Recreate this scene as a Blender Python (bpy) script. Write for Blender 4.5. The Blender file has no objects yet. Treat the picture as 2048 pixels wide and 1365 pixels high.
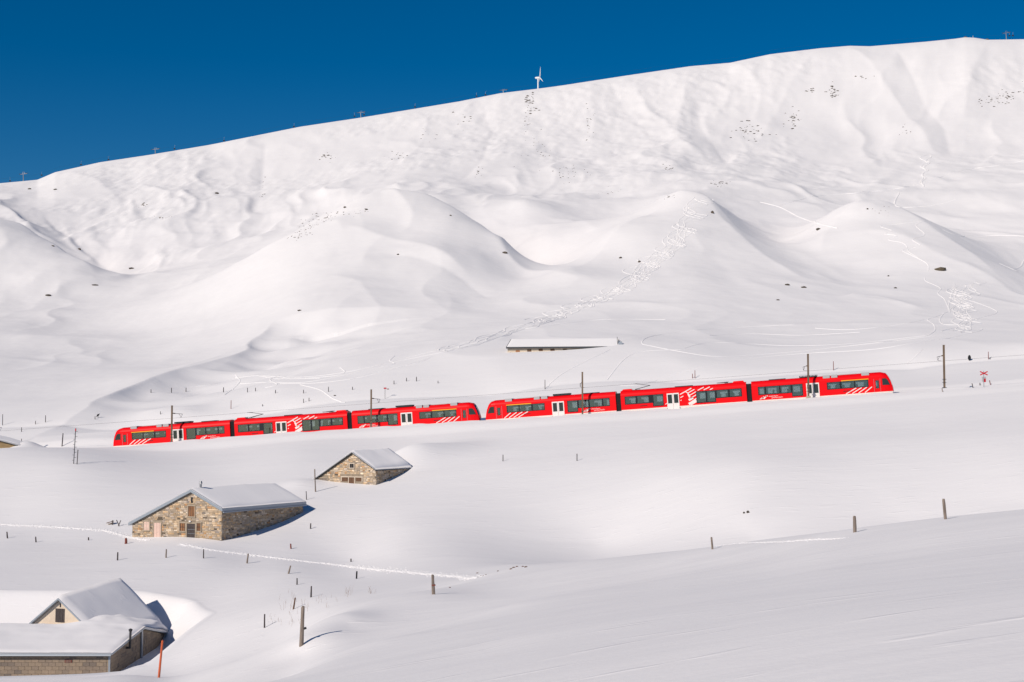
import bpy, math, random
import numpy as np
from mathutils import Vector, Matrix

# ------------------------------------------------------------------ scene, camera, light
scene = bpy.context.scene
COL = scene.collection
R = math.radians
PITCH = math.atan(168.0 / 2844.44)
cam_d = bpy.data.cameras.new("camera")
cam_d.lens = 50.0
cam_d.sensor_width = 36.0
cam_d.clip_start = 0.3
cam_d.clip_end = 9000.0
cam = bpy.data.objects.new("camera", cam_d)
COL.objects.link(cam)
cam.location = (0, 0, 0)
cam.rotation_euler = (math.pi / 2 + PITCH, 0, 0)
scene.camera = cam

SUN_EL = R(30.0)
SUN_AZ = R(40.0)            # the light travels to the right and away by this angle from the view axis
to_sun = Vector((-math.sin(SUN_AZ) * math.cos(SUN_EL), -math.cos(SUN_AZ) * math.cos(SUN_EL), math.sin(SUN_EL)))
world = bpy.data.worlds.new("World")
scene.world = world
world.use_nodes = True
wn = world.node_tree
wn.nodes.clear()
sky = wn.nodes.new("ShaderNodeTexSky")
sky.sky_type = 'NISHITA'
sky.sun_disc = False
sky.sun_elevation = SUN_EL
sky.sun_rotation = math.atan2(to_sun.x, to_sun.y)
sky.altitude = 2000
sky.air_density = 1.0
sky.dust_density = 0.0
sky.ozone_density = 4.0
hs = wn.nodes.new("ShaderNodeHueSaturation")
hs.inputs['Saturation'].default_value = 1.40
hs.inputs['Value'].default_value = 1.0
bg = wn.nodes.new("ShaderNodeBackground")
bg.inputs['Strength'].default_value = 0.060
wo = wn.nodes.new("ShaderNodeOutputWorld")
wn.links.new(sky.outputs[0], hs.inputs['Color'])
wn.links.new(hs.outputs[0], bg.inputs['Color'])
wn.links.new(bg.outputs[0], wo.inputs['Surface'])

sun_d = bpy.data.lights.new("sun", 'SUN')
sun_d.energy = 3.75
sun_d.angle = R(0.53)
sun_d.color = (1.0, 0.895, 0.775)
sun = bpy.data.objects.new("sun", sun_d)
COL.objects.link(sun)
sun.rotation_euler = to_sun.to_track_quat('Z', 'Y').to_euler()

scene.view_settings.view_transform = 'Standard'
scene.view_settings.look = 'None'
scene.view_settings.exposure = 0.0
scene.view_settings.gamma = 1.0
scene.view_settings.use_curve_mapping = False

random.seed(7)
RNG = np.random.default_rng(11)

# ------------------------------------------------------------------ materials
def mat(name, col, rough=0.6, metal=0.0, spec=0.4, noise=None, bump=None, coat=0.0):
    m = bpy.data.materials.new(name)
    m.use_nodes = True
    nt = m.node_tree
    b = nt.nodes['Principled BSDF']
    b.inputs['Base Color'].default_value = (*col, 1)
    b.inputs['Roughness'].default_value = rough
    b.inputs['Metallic'].default_value = metal
    b.inputs['Specular IOR Level'].default_value = spec
    b.inputs['Coat Weight'].default_value = coat
    tc = nt.nodes.new('ShaderNodeTexCoord')
    if noise:                       # (scale, col2, lo, hi, (sx,sy,sz))
        sc, c2, lo, hi, st = noise
        mp = nt.nodes.new('ShaderNodeMapping')
        mp.inputs['Scale'].default_value = st
        n = nt.nodes.new('ShaderNodeTexNoise')
        n.inputs['Scale'].default_value = sc
        n.inputs['Detail'].default_value = 5
        rp = nt.nodes.new('ShaderNodeValToRGB')
        rp.color_ramp.elements[0].position = lo
        rp.color_ramp.elements[1].position = hi
        rp.color_ramp.elements[0].color = (*col, 1)
        rp.color_ramp.elements[1].color = (*c2, 1)
        nt.links.new(tc.outputs['Object'], mp.inputs['Vector'])
        nt.links.new(mp.outputs[0], n.inputs['Vector'])
        nt.links.new(n.outputs['Fac'], rp.inputs['Fac'])
        nt.links.new(rp.outputs[0], b.inputs['Base Color'])
    if bump:                        # (scale, distance, (sx,sy,sz))
        sc, ds, st = bump
        mp = nt.nodes.new('ShaderNodeMapping')
        mp.inputs['Scale'].default_value = st
        n = nt.nodes.new('ShaderNodeTexNoise')
        n.inputs['Scale'].default_value = sc
        n.inputs['Detail'].default_value = 4
        bp = nt.nodes.new('ShaderNodeBump')
        bp.inputs['Strength'].default_value = 1.0
        bp.inputs['Distance'].default_value = ds
        nt.links.new(tc.outputs['Object'], mp.inputs['Vector'])
        nt.links.new(mp.outputs[0], n.inputs['Vector'])
        nt.links.new(n.outputs['Fac'], bp.inputs['Height'])
        nt.links.new(bp.outputs[0], b.inputs['Normal'])
    return m

def snow_mat(name, col, amp=1.0, rough=0.12):
    m = bpy.data.materials.new(name)
    m.use_nodes = True
    nt = m.node_tree
    nt.nodes.remove(nt.nodes['Principled BSDF'])
    b = nt.nodes.new('ShaderNodeBsdfDiffuse')          # deep rough snow scatters light back towards the sun
    b.inputs['Color'].default_value = (*col, 1)
    b.inputs['Roughness'].default_value = rough
    nt.links.new(b.outputs[0], nt.nodes['Material Output'].inputs['Surface'])
    tc = nt.nodes.new('ShaderNodeTexCoord')
    prev = None
    # wind crust: long streaks across the slope, then ripples, then grain
    for sc, ds, st, det in ((0.05, 0.40, (0.55, 1.0, 1.0), 3), (0.16, 0.10, (0.42, 1.0, 1.0), 4),
                            (0.8, 0.030, (0.30, 1.0, 1.0), 4), (9.0, 0.005, (1, 1, 1), 2)):
        mp = nt.nodes.new('ShaderNodeMapping')
        mp.inputs['Scale'].default_value = st
        mp.inputs['Rotation'].default_value = (0, 0, R(8))
        n = nt.nodes.new('ShaderNodeTexNoise')
        n.inputs['Scale'].default_value = sc
        n.inputs['Detail'].default_value = det
        n.inputs['Roughness'].default_value = 0.55
        bp = nt.nodes.new('ShaderNodeBump')
        bp.inputs['Strength'].default_value = 1.0
        bp.inputs['Distance'].default_value = ds * amp
        nt.links.new(tc.outputs['Object'], mp.inputs['Vector'])
        nt.links.new(mp.outputs[0], n.inputs['Vector'])
        nt.links.new(n.outputs['Fac'], bp.inputs['Height'])
        if prev:
            nt.links.new(prev.outputs[0], bp.inputs['Normal'])
        prev = bp
    # sastrugi: sparse low scars cut by the wind
    mp = nt.nodes.new('ShaderNodeMapping')
    mp.inputs['Scale'].default_value = (0.22, 1.0, 1.0)
    mp.inputs['Rotation'].default_value = (0, 0, R(-6))
    n = nt.nodes.new('ShaderNodeTexNoise')
    n.inputs['Scale'].default_value = 1.6
    n.inputs['Detail'].default_value = 3
    rp = nt.nodes.new('ShaderNodeMapRange')
    rp.interpolation_type = 'SMOOTHSTEP'
    rp.inputs['From Min'].default_value = 0.58
    rp.inputs['From Max'].default_value = 0.76
    bp = nt.nodes.new('ShaderNodeBump')
    bp.inputs['Strength'].default_value = 1.0
    bp.inputs['Distance'].default_value = 0.028 * amp
    nt.links.new(tc.outputs['Object'], mp.inputs['Vector'])
    nt.links.new(mp.outputs[0], n.inputs['Vector'])
    nt.links.new(n.outputs['Fac'], rp.inputs['Value'])
    nt.links.new(rp.outputs[0], bp.inputs['Height'])
    nt.links.new(prev.outputs[0], bp.inputs['Normal'])
    nt.links.new(bp.outputs[0], b.inputs['Normal'])
    return m

def attr_mat(name, rough=0.85, nscale=3.0, bumpd=0.02):
    m = bpy.data.materials.new(name)
    m.use_nodes = True
    nt = m.node_tree
    b = nt.nodes['Principled BSDF']
    b.inputs['Roughness'].default_value = rough
    b.inputs['Specular IOR Level'].default_value = 0.2
    a = nt.nodes.new('ShaderNodeAttribute')
    a.attribute_name = 'Col'
    tc = nt.nodes.new('ShaderNodeTexCoord')
    n = nt.nodes.new('ShaderNodeTexNoise')
    n.inputs['Scale'].default_value = nscale
    n.inputs['Detail'].default_value = 6
    mr = nt.nodes.new('ShaderNodeMapRange')
    mr.inputs['To Min'].default_value = 0.72
    mr.inputs['To Max'].default_value = 1.28
    mx = nt.nodes.new('ShaderNodeMix')
    mx.data_type = 'RGBA'
    mx.blend_type = 'MULTIPLY'
    mx.inputs['Factor'].default_value = 1.0
    nt.links.new(tc.outputs['Object'], n.inputs['Vector'])
    nt.links.new(n.outputs['Fac'], mr.inputs['Value'])
    nt.links.new(a.outputs['Color'], mx.inputs[6])
    nt.links.new(mr.outputs[0], mx.inputs[7])
    nt.links.new(mx.outputs[2], b.inputs['Base Color'])
    bp = nt.nodes.new('ShaderNodeBump')
    bp.inputs['Distance'].default_value = bumpd
    nt.links.new(n.outputs['Fac'], bp.inputs['Height'])
    nt.links.new(bp.outputs[0], b.inputs['Normal'])
    return m

def random_mat(name, cols, rough=0.85, bumpd=0.01):
    """colour picked per object, for blocks and boards laid one by one"""
    m = bpy.data.materials.new(name)
    m.use_nodes = True
    nt = m.node_tree
    b = nt.nodes['Principled BSDF']
    b.inputs['Roughness'].default_value = rough
    b.inputs['Specular IOR Level'].default_value = 0.2
    oi = nt.nodes.new('ShaderNodeObjectInfo')
    rp = nt.nodes.new('ShaderNodeValToRGB')
    el = rp.color_ramp.elements
    el[0].color = (*cols[0], 1)
    el[1].color = (*cols[-1], 1)
    for i, c in enumerate(cols[1:-1]):
        e = el.new((i + 1) / (len(cols) - 1))
        e.color = (*c, 1)
    tc = nt.nodes.new('ShaderNodeTexCoord')
    n = nt.nodes.new('ShaderNodeTexNoise')
    n.inputs['Scale'].default_value = 5.0
    n.inputs['Detail'].default_value = 6
    mr = nt.nodes.new('ShaderNodeMapRange')
    mr.inputs['To Min'].default_value = 0.75
    mr.inputs['To Max'].default_value = 1.25
    mx = nt.nodes.new('ShaderNodeMix')
    mx.data_type = 'RGBA'
    mx.blend_type = 'MULTIPLY'
    mx.inputs['Factor'].default_value = 1.0
    nt.links.new(oi.outputs['Random'], rp.inputs['Fac'])
    nt.links.new(tc.outputs['Object'], n.inputs['Vector'])
    nt.links.new(n.outputs['Fac'], mr.inputs['Value'])
    nt.links.new(rp.outputs[0], mx.inputs[6])
    nt.links.new(mr.outputs[0], mx.inputs[7])
    nt.links.new(mx.outputs[2], b.inputs['Base Color'])
    bp = nt.nodes.new('ShaderNodeBump')
    bp.inputs['Distance'].default_value = bumpd
    nt.links.new(n.outputs['Fac'], bp.inputs['Height'])
    nt.links.new(bp.outputs[0], b.inputs['Normal'])
    return m

def glass_mat(name, tint, gloss=0.10):
    m = bpy.data.materials.new(name)
    m.use_nodes = True
    nt = m.node_tree
    nt.nodes.clear()
    out = nt.nodes.new('ShaderNodeOutputMaterial')
    tr = nt.nodes.new('ShaderNodeBsdfTransparent')
    tr.inputs[0].default_value = (*tint, 1)
    gl = nt.nodes.new('ShaderNodeBsdfGlossy')
    gl.inputs['Roughness'].default_value = 0.03
    gl.inputs['Color'].default_value = (0.9, 0.95, 1, 1)
    mx = nt.nodes.new('ShaderNodeMixShader')
    fr = nt.nodes.new('ShaderNodeFresnel')
    fr.inputs['IOR'].default_value = 1.6
    ad = nt.nodes.new('ShaderNodeMath')
    ad.operation = 'ADD'
    ad.inputs[1].default_value = gloss
    nt.links.new(fr.outputs[0], ad.inputs[0])
    nt.links.new(ad.outputs[0], mx.inputs[0])
    nt.links.new(tr.outputs[0], mx.inputs[1])
    nt.links.new(gl.outputs[0], mx.inputs[2])
    nt.links.new(mx.outputs[0], out.inputs[0])
    return m

M = {}
M['snow'] = snow_mat('snow', (0.87, 0.855, 0.865))
M['fresh'] = snow_mat('churned_snow', (0.90, 0.885, 0.89), 0.5)
M['roofsnow'] = snow_mat('roof_snow', (0.87, 0.855, 0.865), 0.35, 0.38)
M['red'] = mat('red_paint', (0.82, 0.002, 0.006), 0.34, 0, 0.22)
M['white'] = mat('white_paint', (0.80, 0.78, 0.75), 0.45)
M['skirt'] = mat('skirt_white', (0.78, 0.74, 0.69), 0.6)
M['yellow'] = mat('yellow_paint', (0.85, 0.42, 0.02), 0.45)
M['frame'] = mat('window_rubber', (0.012, 0.016, 0.02), 0.35)
M['glass'] = glass_mat('train_glass', (0.70, 0.74, 0.75))
M['darkglass'] = mat('dark_glass', (0.02, 0.026, 0.03), 0.08, 0, 0.8)
M['lining'] = mat('car_lining', (0.07, 0.085, 0.09), 0.7)
M['seat'] = mat('seat_fabric', (0.03, 0.05, 0.07), 0.9)
M['black'] = mat('bellows_black', (0.012, 0.013, 0.016), 0.7)
M['coupler'] = mat('coupler_blue', (0.03, 0.09, 0.2), 0.6)
M['roofgrey'] = mat('roof_unit_grey', (0.42, 0.42, 0.43), 0.5)
M['roofdark'] = mat('roof_rack_dark', (0.03, 0.05, 0.06), 0.6)
M['steel'] = mat('galvanised_steel', (0.30, 0.31, 0.33), 0.45, 0.6)
M['darksteel'] = mat('dark_steel', (0.05, 0.05, 0.055), 0.6, 0.3)
M['mast'] = mat('weathered_mast', (0.14, 0.10, 0.07), 0.85, noise=(3.0, (0.22, 0.16, 0.11), 0.35, 0.7, (1, 1, 0.15)))
M['concrete'] = mat('concrete', (0.48, 0.43, 0.33), 0.9, noise=(2.0, (0.36, 0.33, 0.27), 0.4, 0.7, (1, 1, 1)))
M['oldwood'] = mat('grey_post_wood', (0.26, 0.21, 0.175), 0.9, noise=(4.0, (0.11, 0.09, 0.08), 0.45, 0.75, (6, 6, 0.6)), bump=(8, 0.01, (4, 4, 0.4)))
M['darkwood'] = mat('dark_post_wood', (0.055, 0.045, 0.045), 0.9, noise=(4.0, (0.11, 0.09, 0.085), 0.45, 0.75, (6, 6, 0.6)))
M['brownwood'] = mat('brown_wood', (0.17, 0.09, 0.05), 0.85, noise=(3.0, (0.08, 0.045, 0.03), 0.4, 0.75, (6, 6, 0.5)))
M['warmwood'] = mat('warm_timber', (0.42, 0.20, 0.09), 0.8, noise=(3.0, (0.22, 0.11, 0.06), 0.4, 0.75, (6, 6, 0.5)))
M['palewood'] = mat('pale_plank_wood', (0.33, 0.23, 0.12), 0.85, noise=(2.0, (0.22, 0.15, 0.08), 0.4, 0.7, (0.6, 3, 3)))
M['pink'] = mat('pale_pink_boards', (0.72, 0.52, 0.44), 0.7, noise=(2.0, (0.62, 0.44, 0.37), 0.4, 0.7, (5, 5, 0.5)))
M['cream'] = mat('cream_plaster', (0.66, 0.56, 0.45), 0.9, noise=(1.5, (0.60, 0.50, 0.40), 0.4, 0.65, (1, 1, 1)), bump=(20, 0.004, (1, 1, 1)))
M['mortar'] = mat('mortar', (0.33, 0.27, 0.205), 0.95, noise=(2.0, (0.25, 0.20, 0.15), 0.4, 0.7, (1, 1, 1)), bump=(9, 0.02, (1, 1, 1)))
M['stone'] = attr_mat('rubble_stone')
M['dressed'] = mat('dressed_stone', (0.40, 0.33, 0.25), 0.9, noise=(2.5, (0.30, 0.25, 0.19), 0.4, 0.7, (1, 1, 1)))
M['block'] = random_mat('concrete_block', [(0.27, 0.21, 0.155), (0.30, 0.235, 0.175), (0.24, 0.19, 0.15), (0.31, 0.24, 0.18), (0.28, 0.22, 0.165), (0.26, 0.205, 0.16), (0.16, 0.135, 0.12)])
M['zinc'] = mat('zinc_sheet', (0.34, 0.38, 0.43), 0.45, 0.35)
M['zincdark'] = mat('dark_sheet', (0.06, 0.065, 0.075), 0.5, 0.3)
M['orange'] = mat('orange_paint', (0.62, 0.12, 0.04), 0.7, noise=(1.5, (0.45, 0.15, 0.08), 0.5, 0.7, (3, 3, 0.6)))
M['redsign'] = mat('sign_red', (0.55, 0.015, 0.03), 0.5)
M['rock'] = mat('rock', (0.075, 0.065, 0.055), 0.95, noise=(1.2, (0.17, 0.13, 0.10), 0.4, 0.7, (1, 1, 1)), bump=(3, 0.15, (1, 1, 1)))
M['boulder'] = mat('lichen_rock', (0.15, 0.12, 0.08), 0.95, noise=(1.0, (0.07, 0.06, 0.05), 0.4, 0.7, (1, 1, 1)), bump=(2, 0.2, (1, 1, 1)))
M['grass'] = mat('dry_stalks', (0.24, 0.15, 0.08), 0.9)
M['turbine'] = mat('turbine_white', (0.82, 0.83, 0.85), 0.4)
M['rust'] = mat('rusty_red', (0.20, 0.05, 0.035), 0.8)

# ------------------------------------------------------------------ object helpers
def props(o, label=None, cat=None, group=None, kind=None):
    if label: o['label'] = label
    if cat: o['category'] = cat
    if group: o['group'] = group
    if kind: o['kind'] = kind
    return o

class MB:
    """collects faces of one part"""
    def __init__(s):
        s.v = []; s.f = []; s.m = []; s.c = []
    def face(s, pts, mi=0, col=None):
        i = len(s.v)
        s.v.extend([tuple(p) for p in pts])
        s.f.append(tuple(range(i, i + len(pts))))
        s.m.append(mi); s.c.append(col)
    def quads(s, vs, fs, mi=0, col=None):
        i = len(s.v)
        s.v.extend([tuple(p) for p in vs])
        for f in fs:
            s.f.append(tuple(i + k for k in f)); s.m.append(mi); s.c.append(col)
    def box(s, x0, x1, y0, y1, z0, z1, mi=0, col=None):
        s.quads([(x0, y0, z0), (x1, y0, z0), (x1, y1, z0), (x0, y1, z0), (x0, y0, z1), (x1, y0, z1), (x1, y1, z1), (x0, y1, z1)],
                [(0, 3, 2, 1), (4, 5, 6, 7), (0, 1, 5, 4), (1, 2, 6, 5), (2, 3, 7, 6), (3, 0, 4, 7)], mi, col)
    def prism(s, poly, axis, a0, a1, mi=0, col=None):
        """polygon in the two other axes, extruded along axis"""
        def mk(p, a):
            q = list(p); q.insert(axis, a); return tuple(q)
        n = len(poly)
        vs = [mk(p, a0) for p in poly] + [mk(p, a1) for p in poly]
        fs = [tuple(range(n - 1, -1, -1)), tuple(range(n, 2 * n))]
        fs += [(i, (i + 1) % n, n + (i + 1) % n, n + i) for i in range(n)]
        s.quads(vs, fs, mi, col)
    def tube(s, p, q, r0, r1=None, n=8, mi=0, cap=True):
        r1 = r0 if r1 is None else r1
        p = Vector(p); q = Vector(q)
        d = (q - p).normalized()
        a = d.cross(Vector((0, 0, 1)))
        if a.length < 1e-3: a = d.cross(Vector((1, 0, 0)))
        a.normalize(); b = d.cross(a)
        vs = []
        for c, r in ((p, r0), (q, r1)):
            for k in range(n):
                t = 2 * math.pi * k / n
                vs.append(c + a * (r * math.cos(t)) + b * (r * math.sin(t)))
        fs = [(k, (k + 1) % n, n + (k + 1) % n, n + k) for k in range(n)]
        if cap:
            fs += [tuple(range(n - 1, -1, -1)), tuple(range(n, 2 * n))]
        s.quads(vs, fs, mi)
    def bar(s, p, q, w, h, mi=0):
        p = Vector(p); q = Vector(q)
        d = (q - p).normalized()
        a = d.cross(Vector((0, 0, 1)))
        if a.length < 1e-3: a = Vector((1, 0, 0))
        a.normalize(); b = a.cross(d)
        vs = []
        for c in (p, q):
            for sa, sb in ((-1, -1), (1, -1), (1, 1), (-1, 1)):
                vs.append(c + a * (sa * w / 2) + b * (sb * h / 2))
        s.quads(vs, [(3, 2, 1, 0), (4, 5, 6, 7), (0, 1, 5, 4), (1, 2, 6, 5), (2, 3, 7, 6), (3, 0, 4, 7)], mi)
    def mesh(s, name, mats, smooth=False):
        me = bpy.data.meshes.new(name)
        me.from_pydata(s.v, [], s.f)
        if not isinstance(mats, (list, tuple)): mats = [mats]
        for m in mats: me.materials.append(m)
        me.polygons.foreach_set('material_index', s.m)
        if smooth:
            me.polygons.foreach_set('use_smooth', [True] * len(s.f))
        if any(c is not None for c in s.c):
            at = me.color_attributes.new('Col', 'FLOAT_COLOR', 'CORNER')
            arr = []
            for f, c in zip(s.f, s.c):
                c = c or (0.3, 0.25, 0.2)
                arr += [c[0], c[1], c[2], 1.0] * len(f)
            at.data.foreach_set('color', arr)
        me.update()
        return me
    def obj(s, name, mats, parent=None, smooth=False, bevel=0.0):
        o = bpy.data.objects.new(name, s.mesh(name, mats, smooth))
        COL.objects.link(o)
        if parent: o.parent = parent
        if bevel:
            bv = o.modifiers.new('bevel', 'BEVEL'); bv.width = bevel; bv.segments = 2; bv.limit_method = 'ANGLE'
        return o

def empty(name, mtx, label=None, cat=None, group=None):
    o = bpy.data.objects.new(name, None)
    COL.objects.link(o)
    o.empty_display_size = 0.5
    o.matrix_world = mtx
    return props(o, label, cat, group)

def copy_tree(o, parent=None):
    c = o.copy()
    COL.objects.link(c)
    c.parent = parent
    for ch in list(o.children):
        copy_tree(ch, c)
    return c

# ------------------------------------------------------------------ survey: sight lines from the photographer's stand
F = 2844.44; CX = 1024.0; CY = 682.5
SN, CS = math.sin(PITCH), math.cos(PITCH)
def ray(px, py):
    b = (CY - py) / F
    dy = CS - b * SN
    return ((px - CX) / F) / dy, (SN + b * CS) / dy
def P(px, py, d):
    u, t = ray(px, py)
    return Vector((u * d, d, t * d))
def project(p):
    x, y, z = p
    fw = y * CS + z * SN
    up = -y * SN + z * CS
    return CX + F * x / fw, CY - F * up / fw

# ------------------------------------------------------------------ terrain
SKY = [(-700, 520), (-300, 440), (0, 367), (75, 360), (110, 345), (200, 325), (300, 310), (420, 290), (480, 278), (600, 254), (720, 236), (830, 218),
       (920, 203), (1000, 187), (1075, 178), (1120, 172), (1250, 152), (1380, 133), (1460, 126), (1540, 109), (1640, 97), (1700, 92),
       (1740, 93), (1850, 84), (1910, 78), (1930, 75), (1950, 76), (1975, 80), (2048, 79), (2400, 60), (2800, 70)]
def sky_row(px):
    return float(np.interp(px, [a for a, _ in SKY], [b for _, b in SKY]))

C = []        # control points (u, Y, t)
def cp(px, row, d):
    u, t = ray(px, row)
    C.append((u, d, t))
def cw(u, y, z):
    C.append((u, y, z / y))

# photographer's hill: it falls gently away from the camera to a crest, then drops behind it
CREST = [(-500, 1375, 85), (-200, 1368, 80), (0, 1362, 76), (230, 1346, 75), (335, 1327, 72), (440, 1292, 70), (530, 1266, 70), (603, 1249, 73), (700, 1217, 79),
         (760, 1198, 84), (866, 1180, 88), (960, 1158, 98), (1040, 1134, 106), (1160, 1123, 100), (1300, 1108, 95), (1425, 1094, 86),
         (1504, 1083, 80), (1709, 1057, 67), (1884, 1035, 63), (2048, 1019, 62), (2400, 975, 62), (2800, 930, 62)]
BOT = [(-500, 60), (0, 52), (400, 30), (800, 18), (1200, 12), (1600, 9), (2048, 7.5), (2400, 6.5), (2800, 6)]
for px, row, d in CREST:
    cp(px, row, d)
    u, t = ray(px, row)
    z1 = t * d
    d0 = float(np.interp(px, [a for a, _ in BOT], [b for _, b in BOT]))
    u0, t0 = ray(px, 1366)
    z0 = t0 * d0
    for k in (0.12, 0.4, 0.75):
        dd = d0 + (d - d0) * k
        bulge = -0.65 * 4 * k * (1 - k)
        cw(u, dd, z0 + (z1 - z0) * k + bulge)
for u in (-0.6, -0.2, 0.2, 0.6):
    cw(u, 3.5, -1.55 + 0.3 * u)
for px, row, d in [(-300, 1370, 94), (0, 1364, 90), (230, 1352, 89), (440, 1303, 84), (530, 1270, 82), (603, 1255, 85), (700, 1222, 90), (760, 1200, 95), (866, 1182, 99), (603, 1261, 61), (700, 1232, 66), (866, 1192, 75),
                   (1160, 1135, 122), (1300, 1136, 118), (1425, 1130, 112), (1600, 1120, 104), (1800, 1100, 92), (2048, 1062, 88), (2400, 1020, 88), (2800, 980, 88),
                   # valley floor and the pasture rising to the railway
                   (530, 1255, 99), (590, 1218, 108), (622, 1195, 115), (713, 1158, 134), (760, 1176, 118), (866, 1166, 114), (960, 1153, 116), (1040, 1132, 124),
                   (1200, 1090, 151), (1500, 1078, 139), (1800, 1040, 141), (2048, 1006, 141), (2400, 975, 141), (2800, 950, 141),
                   (0, 1345, 106), (-300, 1348, 106), (230, 1345, 105), (0, 1240, 122), (100, 1166, 137), (-300, 1200, 130), (230, 1159, 138), (330, 1163, 137), (415, 1205, 129), (400, 1262, 114), (460, 1246, 112),
                   (443, 1088, 157), (265, 1080, 163), (608, 1023, 172), (350, 1085, 158), (230, 1066, 168), (0, 1048, 178), (-300, 1045, 180),
                   (235, 1121, 148), (332, 1116, 148), (407, 1117, 147), (493, 1126, 147), (577, 1147, 139), (72, 1085, 165), (15, 1077, 168),
                   (702, 1124, 149), (582, 1098, 155), (621, 1058, 165), (800, 1105, 146), (800, 1050, 160), (1000, 1112, 143), (1000, 1080, 152), (1000, 1028, 163), (1000, 975, 176), (900, 1120, 138),
                   (1200, 1060, 155), (1200, 1010, 162), (1200, 960, 172), (1500, 1040, 143), (1500, 990, 150), (1500, 935, 160), (1800, 1000, 146), (1800, 955, 153), (1800, 905, 163), (2048, 965, 146), (2048, 920, 153), (2048, 870, 165), (2400, 940, 146), (2400, 850, 165),
                   (147, 928, 203), (0, 965, 195), (-300, 965, 195), (752, 975, 184), (628, 968, 188), (808, 946, 193), (450, 952, 200), (400, 915, 220),
                   (1006, 924, 192), (1200, 908, 190), (1000, 882, 210), (1350, 945, 166), (1350, 890, 188), (1200, 860, 210), (1500, 881, 185), (1500, 838, 205), (1800, 853, 185), (1800, 812, 203), (2048, 825, 185), (2048, 792, 201), (2400, 800, 185), (800, 915, 207), (600, 905, 213),
                   # railway shelf (refined below) and the bank behind it
                   (0, 894, 226), (70, 893, 229), (0, 905, 246), (300, 889, 241), (600, 868, 236), (900, 847, 231), (1200, 827, 226), (1500, 807, 221.5), (1800, 786, 217), (2048, 768, 214), (2400, 745, 209), (-300, 928, 252),
                   (0, 851, 278), (300, 830, 272), (560, 809, 270), (978, 786, 264), (1360, 759, 262), (1820, 732, 261), (2048, 713, 261), (2400, 690, 260), (-300, 870, 280), (300, 802, 284), (560, 776, 284), (1000, 746, 277), (1360, 722, 273), (1820, 699, 271), (2048, 690, 269), (2400, 668, 268),
                   (0, 800, 320), (200, 798, 312), (0, 720, 430), (0, 650, 560), (0, 600, 640), (300, 755, 345), (500, 700, 405), (300, 650, 540), (500, 620, 500), (-300, 720, 430), (-300, 600, 640),
                   (400, 778, 305), (600, 745, 315), (700, 738, 305), (1000, 710, 297), (1100, 703, 297), (1180, 693, 298), (1232, 686, 299), (1500, 703, 295), (1800, 687, 292), (2048, 682, 286), (2400, 660, 286),
                   (600, 680, 390), (600, 600, 470), (800, 650, 400), (800, 560, 490), (1000, 650, 385), (1000, 590, 455), (1200, 645, 370), (1500, 675, 345), (1800, 660, 350), (2048, 650, 345), (2400, 630, 345),
                   (1200, 595, 440), (1400, 595, 430), (1600, 610, 420), (1900, 615, 415), (2048, 615, 408), (2400, 600, 408),
                   # left knoll
                   (0, 447, 800), (40, 455, 785), (110, 497, 750), (165, 535, 715), (215, 571, 685), (0, 585, 665), (-250, 420, 800), (-250, 585, 665), (100, 590, 655), (40, 466, 880), (-250, 440, 900), (130, 520, 830), (215, 565, 770),
                   # valley behind it
                   (300, 562, 735), (400, 522, 800), (520, 482, 850), (680, 420, 880), (200, 470, 980), (300, 470, 930), (100, 425, 1080), (0, 440, 980), (-250, 420, 1000),
                   # big middle knoll
                   (560, 481, 585), (640, 440, 605), (700, 411, 615), (760, 388, 622), (805, 383, 624), (850, 391, 618), (900, 419, 606), (960, 455, 588), (1010, 492, 565), (1045, 560, 515),
                   (600, 520, 540), (700, 470, 560), (800, 450, 572), (880, 480, 548), (950, 530, 515), (560, 500, 660), (640, 458, 690), (760, 408, 700), (850, 412, 700), (930, 462, 680), (1010, 500, 650), (1060, 540, 610),
                   # small knoll behind it, hollow, and the slope above
                   (1050, 398, 730), (960, 415, 740), (1130, 436, 700), (1050, 408, 800), (1100, 480, 640), (1150, 520, 575), (880, 392, 830), (1000, 380, 900), (800, 376, 900), (600, 385, 1050), (450, 400, 1080),
                   # knoll with the ski runs
                   (1380, 378, 645), (1330, 388, 640), (1230, 462, 575), (1300, 420, 615), (1130, 545, 500), (1430, 400, 630), (1480, 470, 570), (1560, 532, 515), (1640, 572, 472), (1380, 480, 545),
                   (1380, 392, 735), (1300, 418, 720), (1220, 440, 700), (1480, 440, 690), (1560, 490, 620), (1640, 520, 545), (1700, 555, 505), (1400, 366, 820), (1200, 385, 860), (1240, 520, 530),
                   # right knoll
                   (1740, 410, 625), (1690, 425, 615), (1790, 422, 620), (1850, 452, 592), (1920, 500, 556), (1985, 545, 515), (2048, 588, 480), (1650, 468, 590), (1740, 490, 560), (1850, 545, 500), (1770, 590, 455),
                   (1740, 424, 715), (1850, 455, 690), (1950, 478, 670), (2048, 490, 650), (2400, 500, 640), (2048, 545, 580), (2400, 560, 560), (1600, 400, 760), (1740, 402, 790), (1640, 420, 720),
                   (1900, 400, 780), (2048, 405, 760), (2400, 400, 760), (1600, 350, 930), (1800, 345, 930), (2048, 325, 930), (2400, 300, 930),
                   # big slope under the ridge
                   (300, 400, 1130), (100, 400, 1180), (450, 335, 1320), (600, 300, 1330), (800, 320, 1130), (1000, 300, 1130), (1200, 300, 1120), (1400, 290, 1090), (1600, 255, 1180), (1800, 215, 1230), (2048, 200, 1230), (2400, 190, 1230),
                   (800, 265, 1340), (1000, 235, 1340), (1200, 212, 1330), (1400, 195, 1310), (-250, 430, 1200)]:
    cp(px, row, d)
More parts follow.
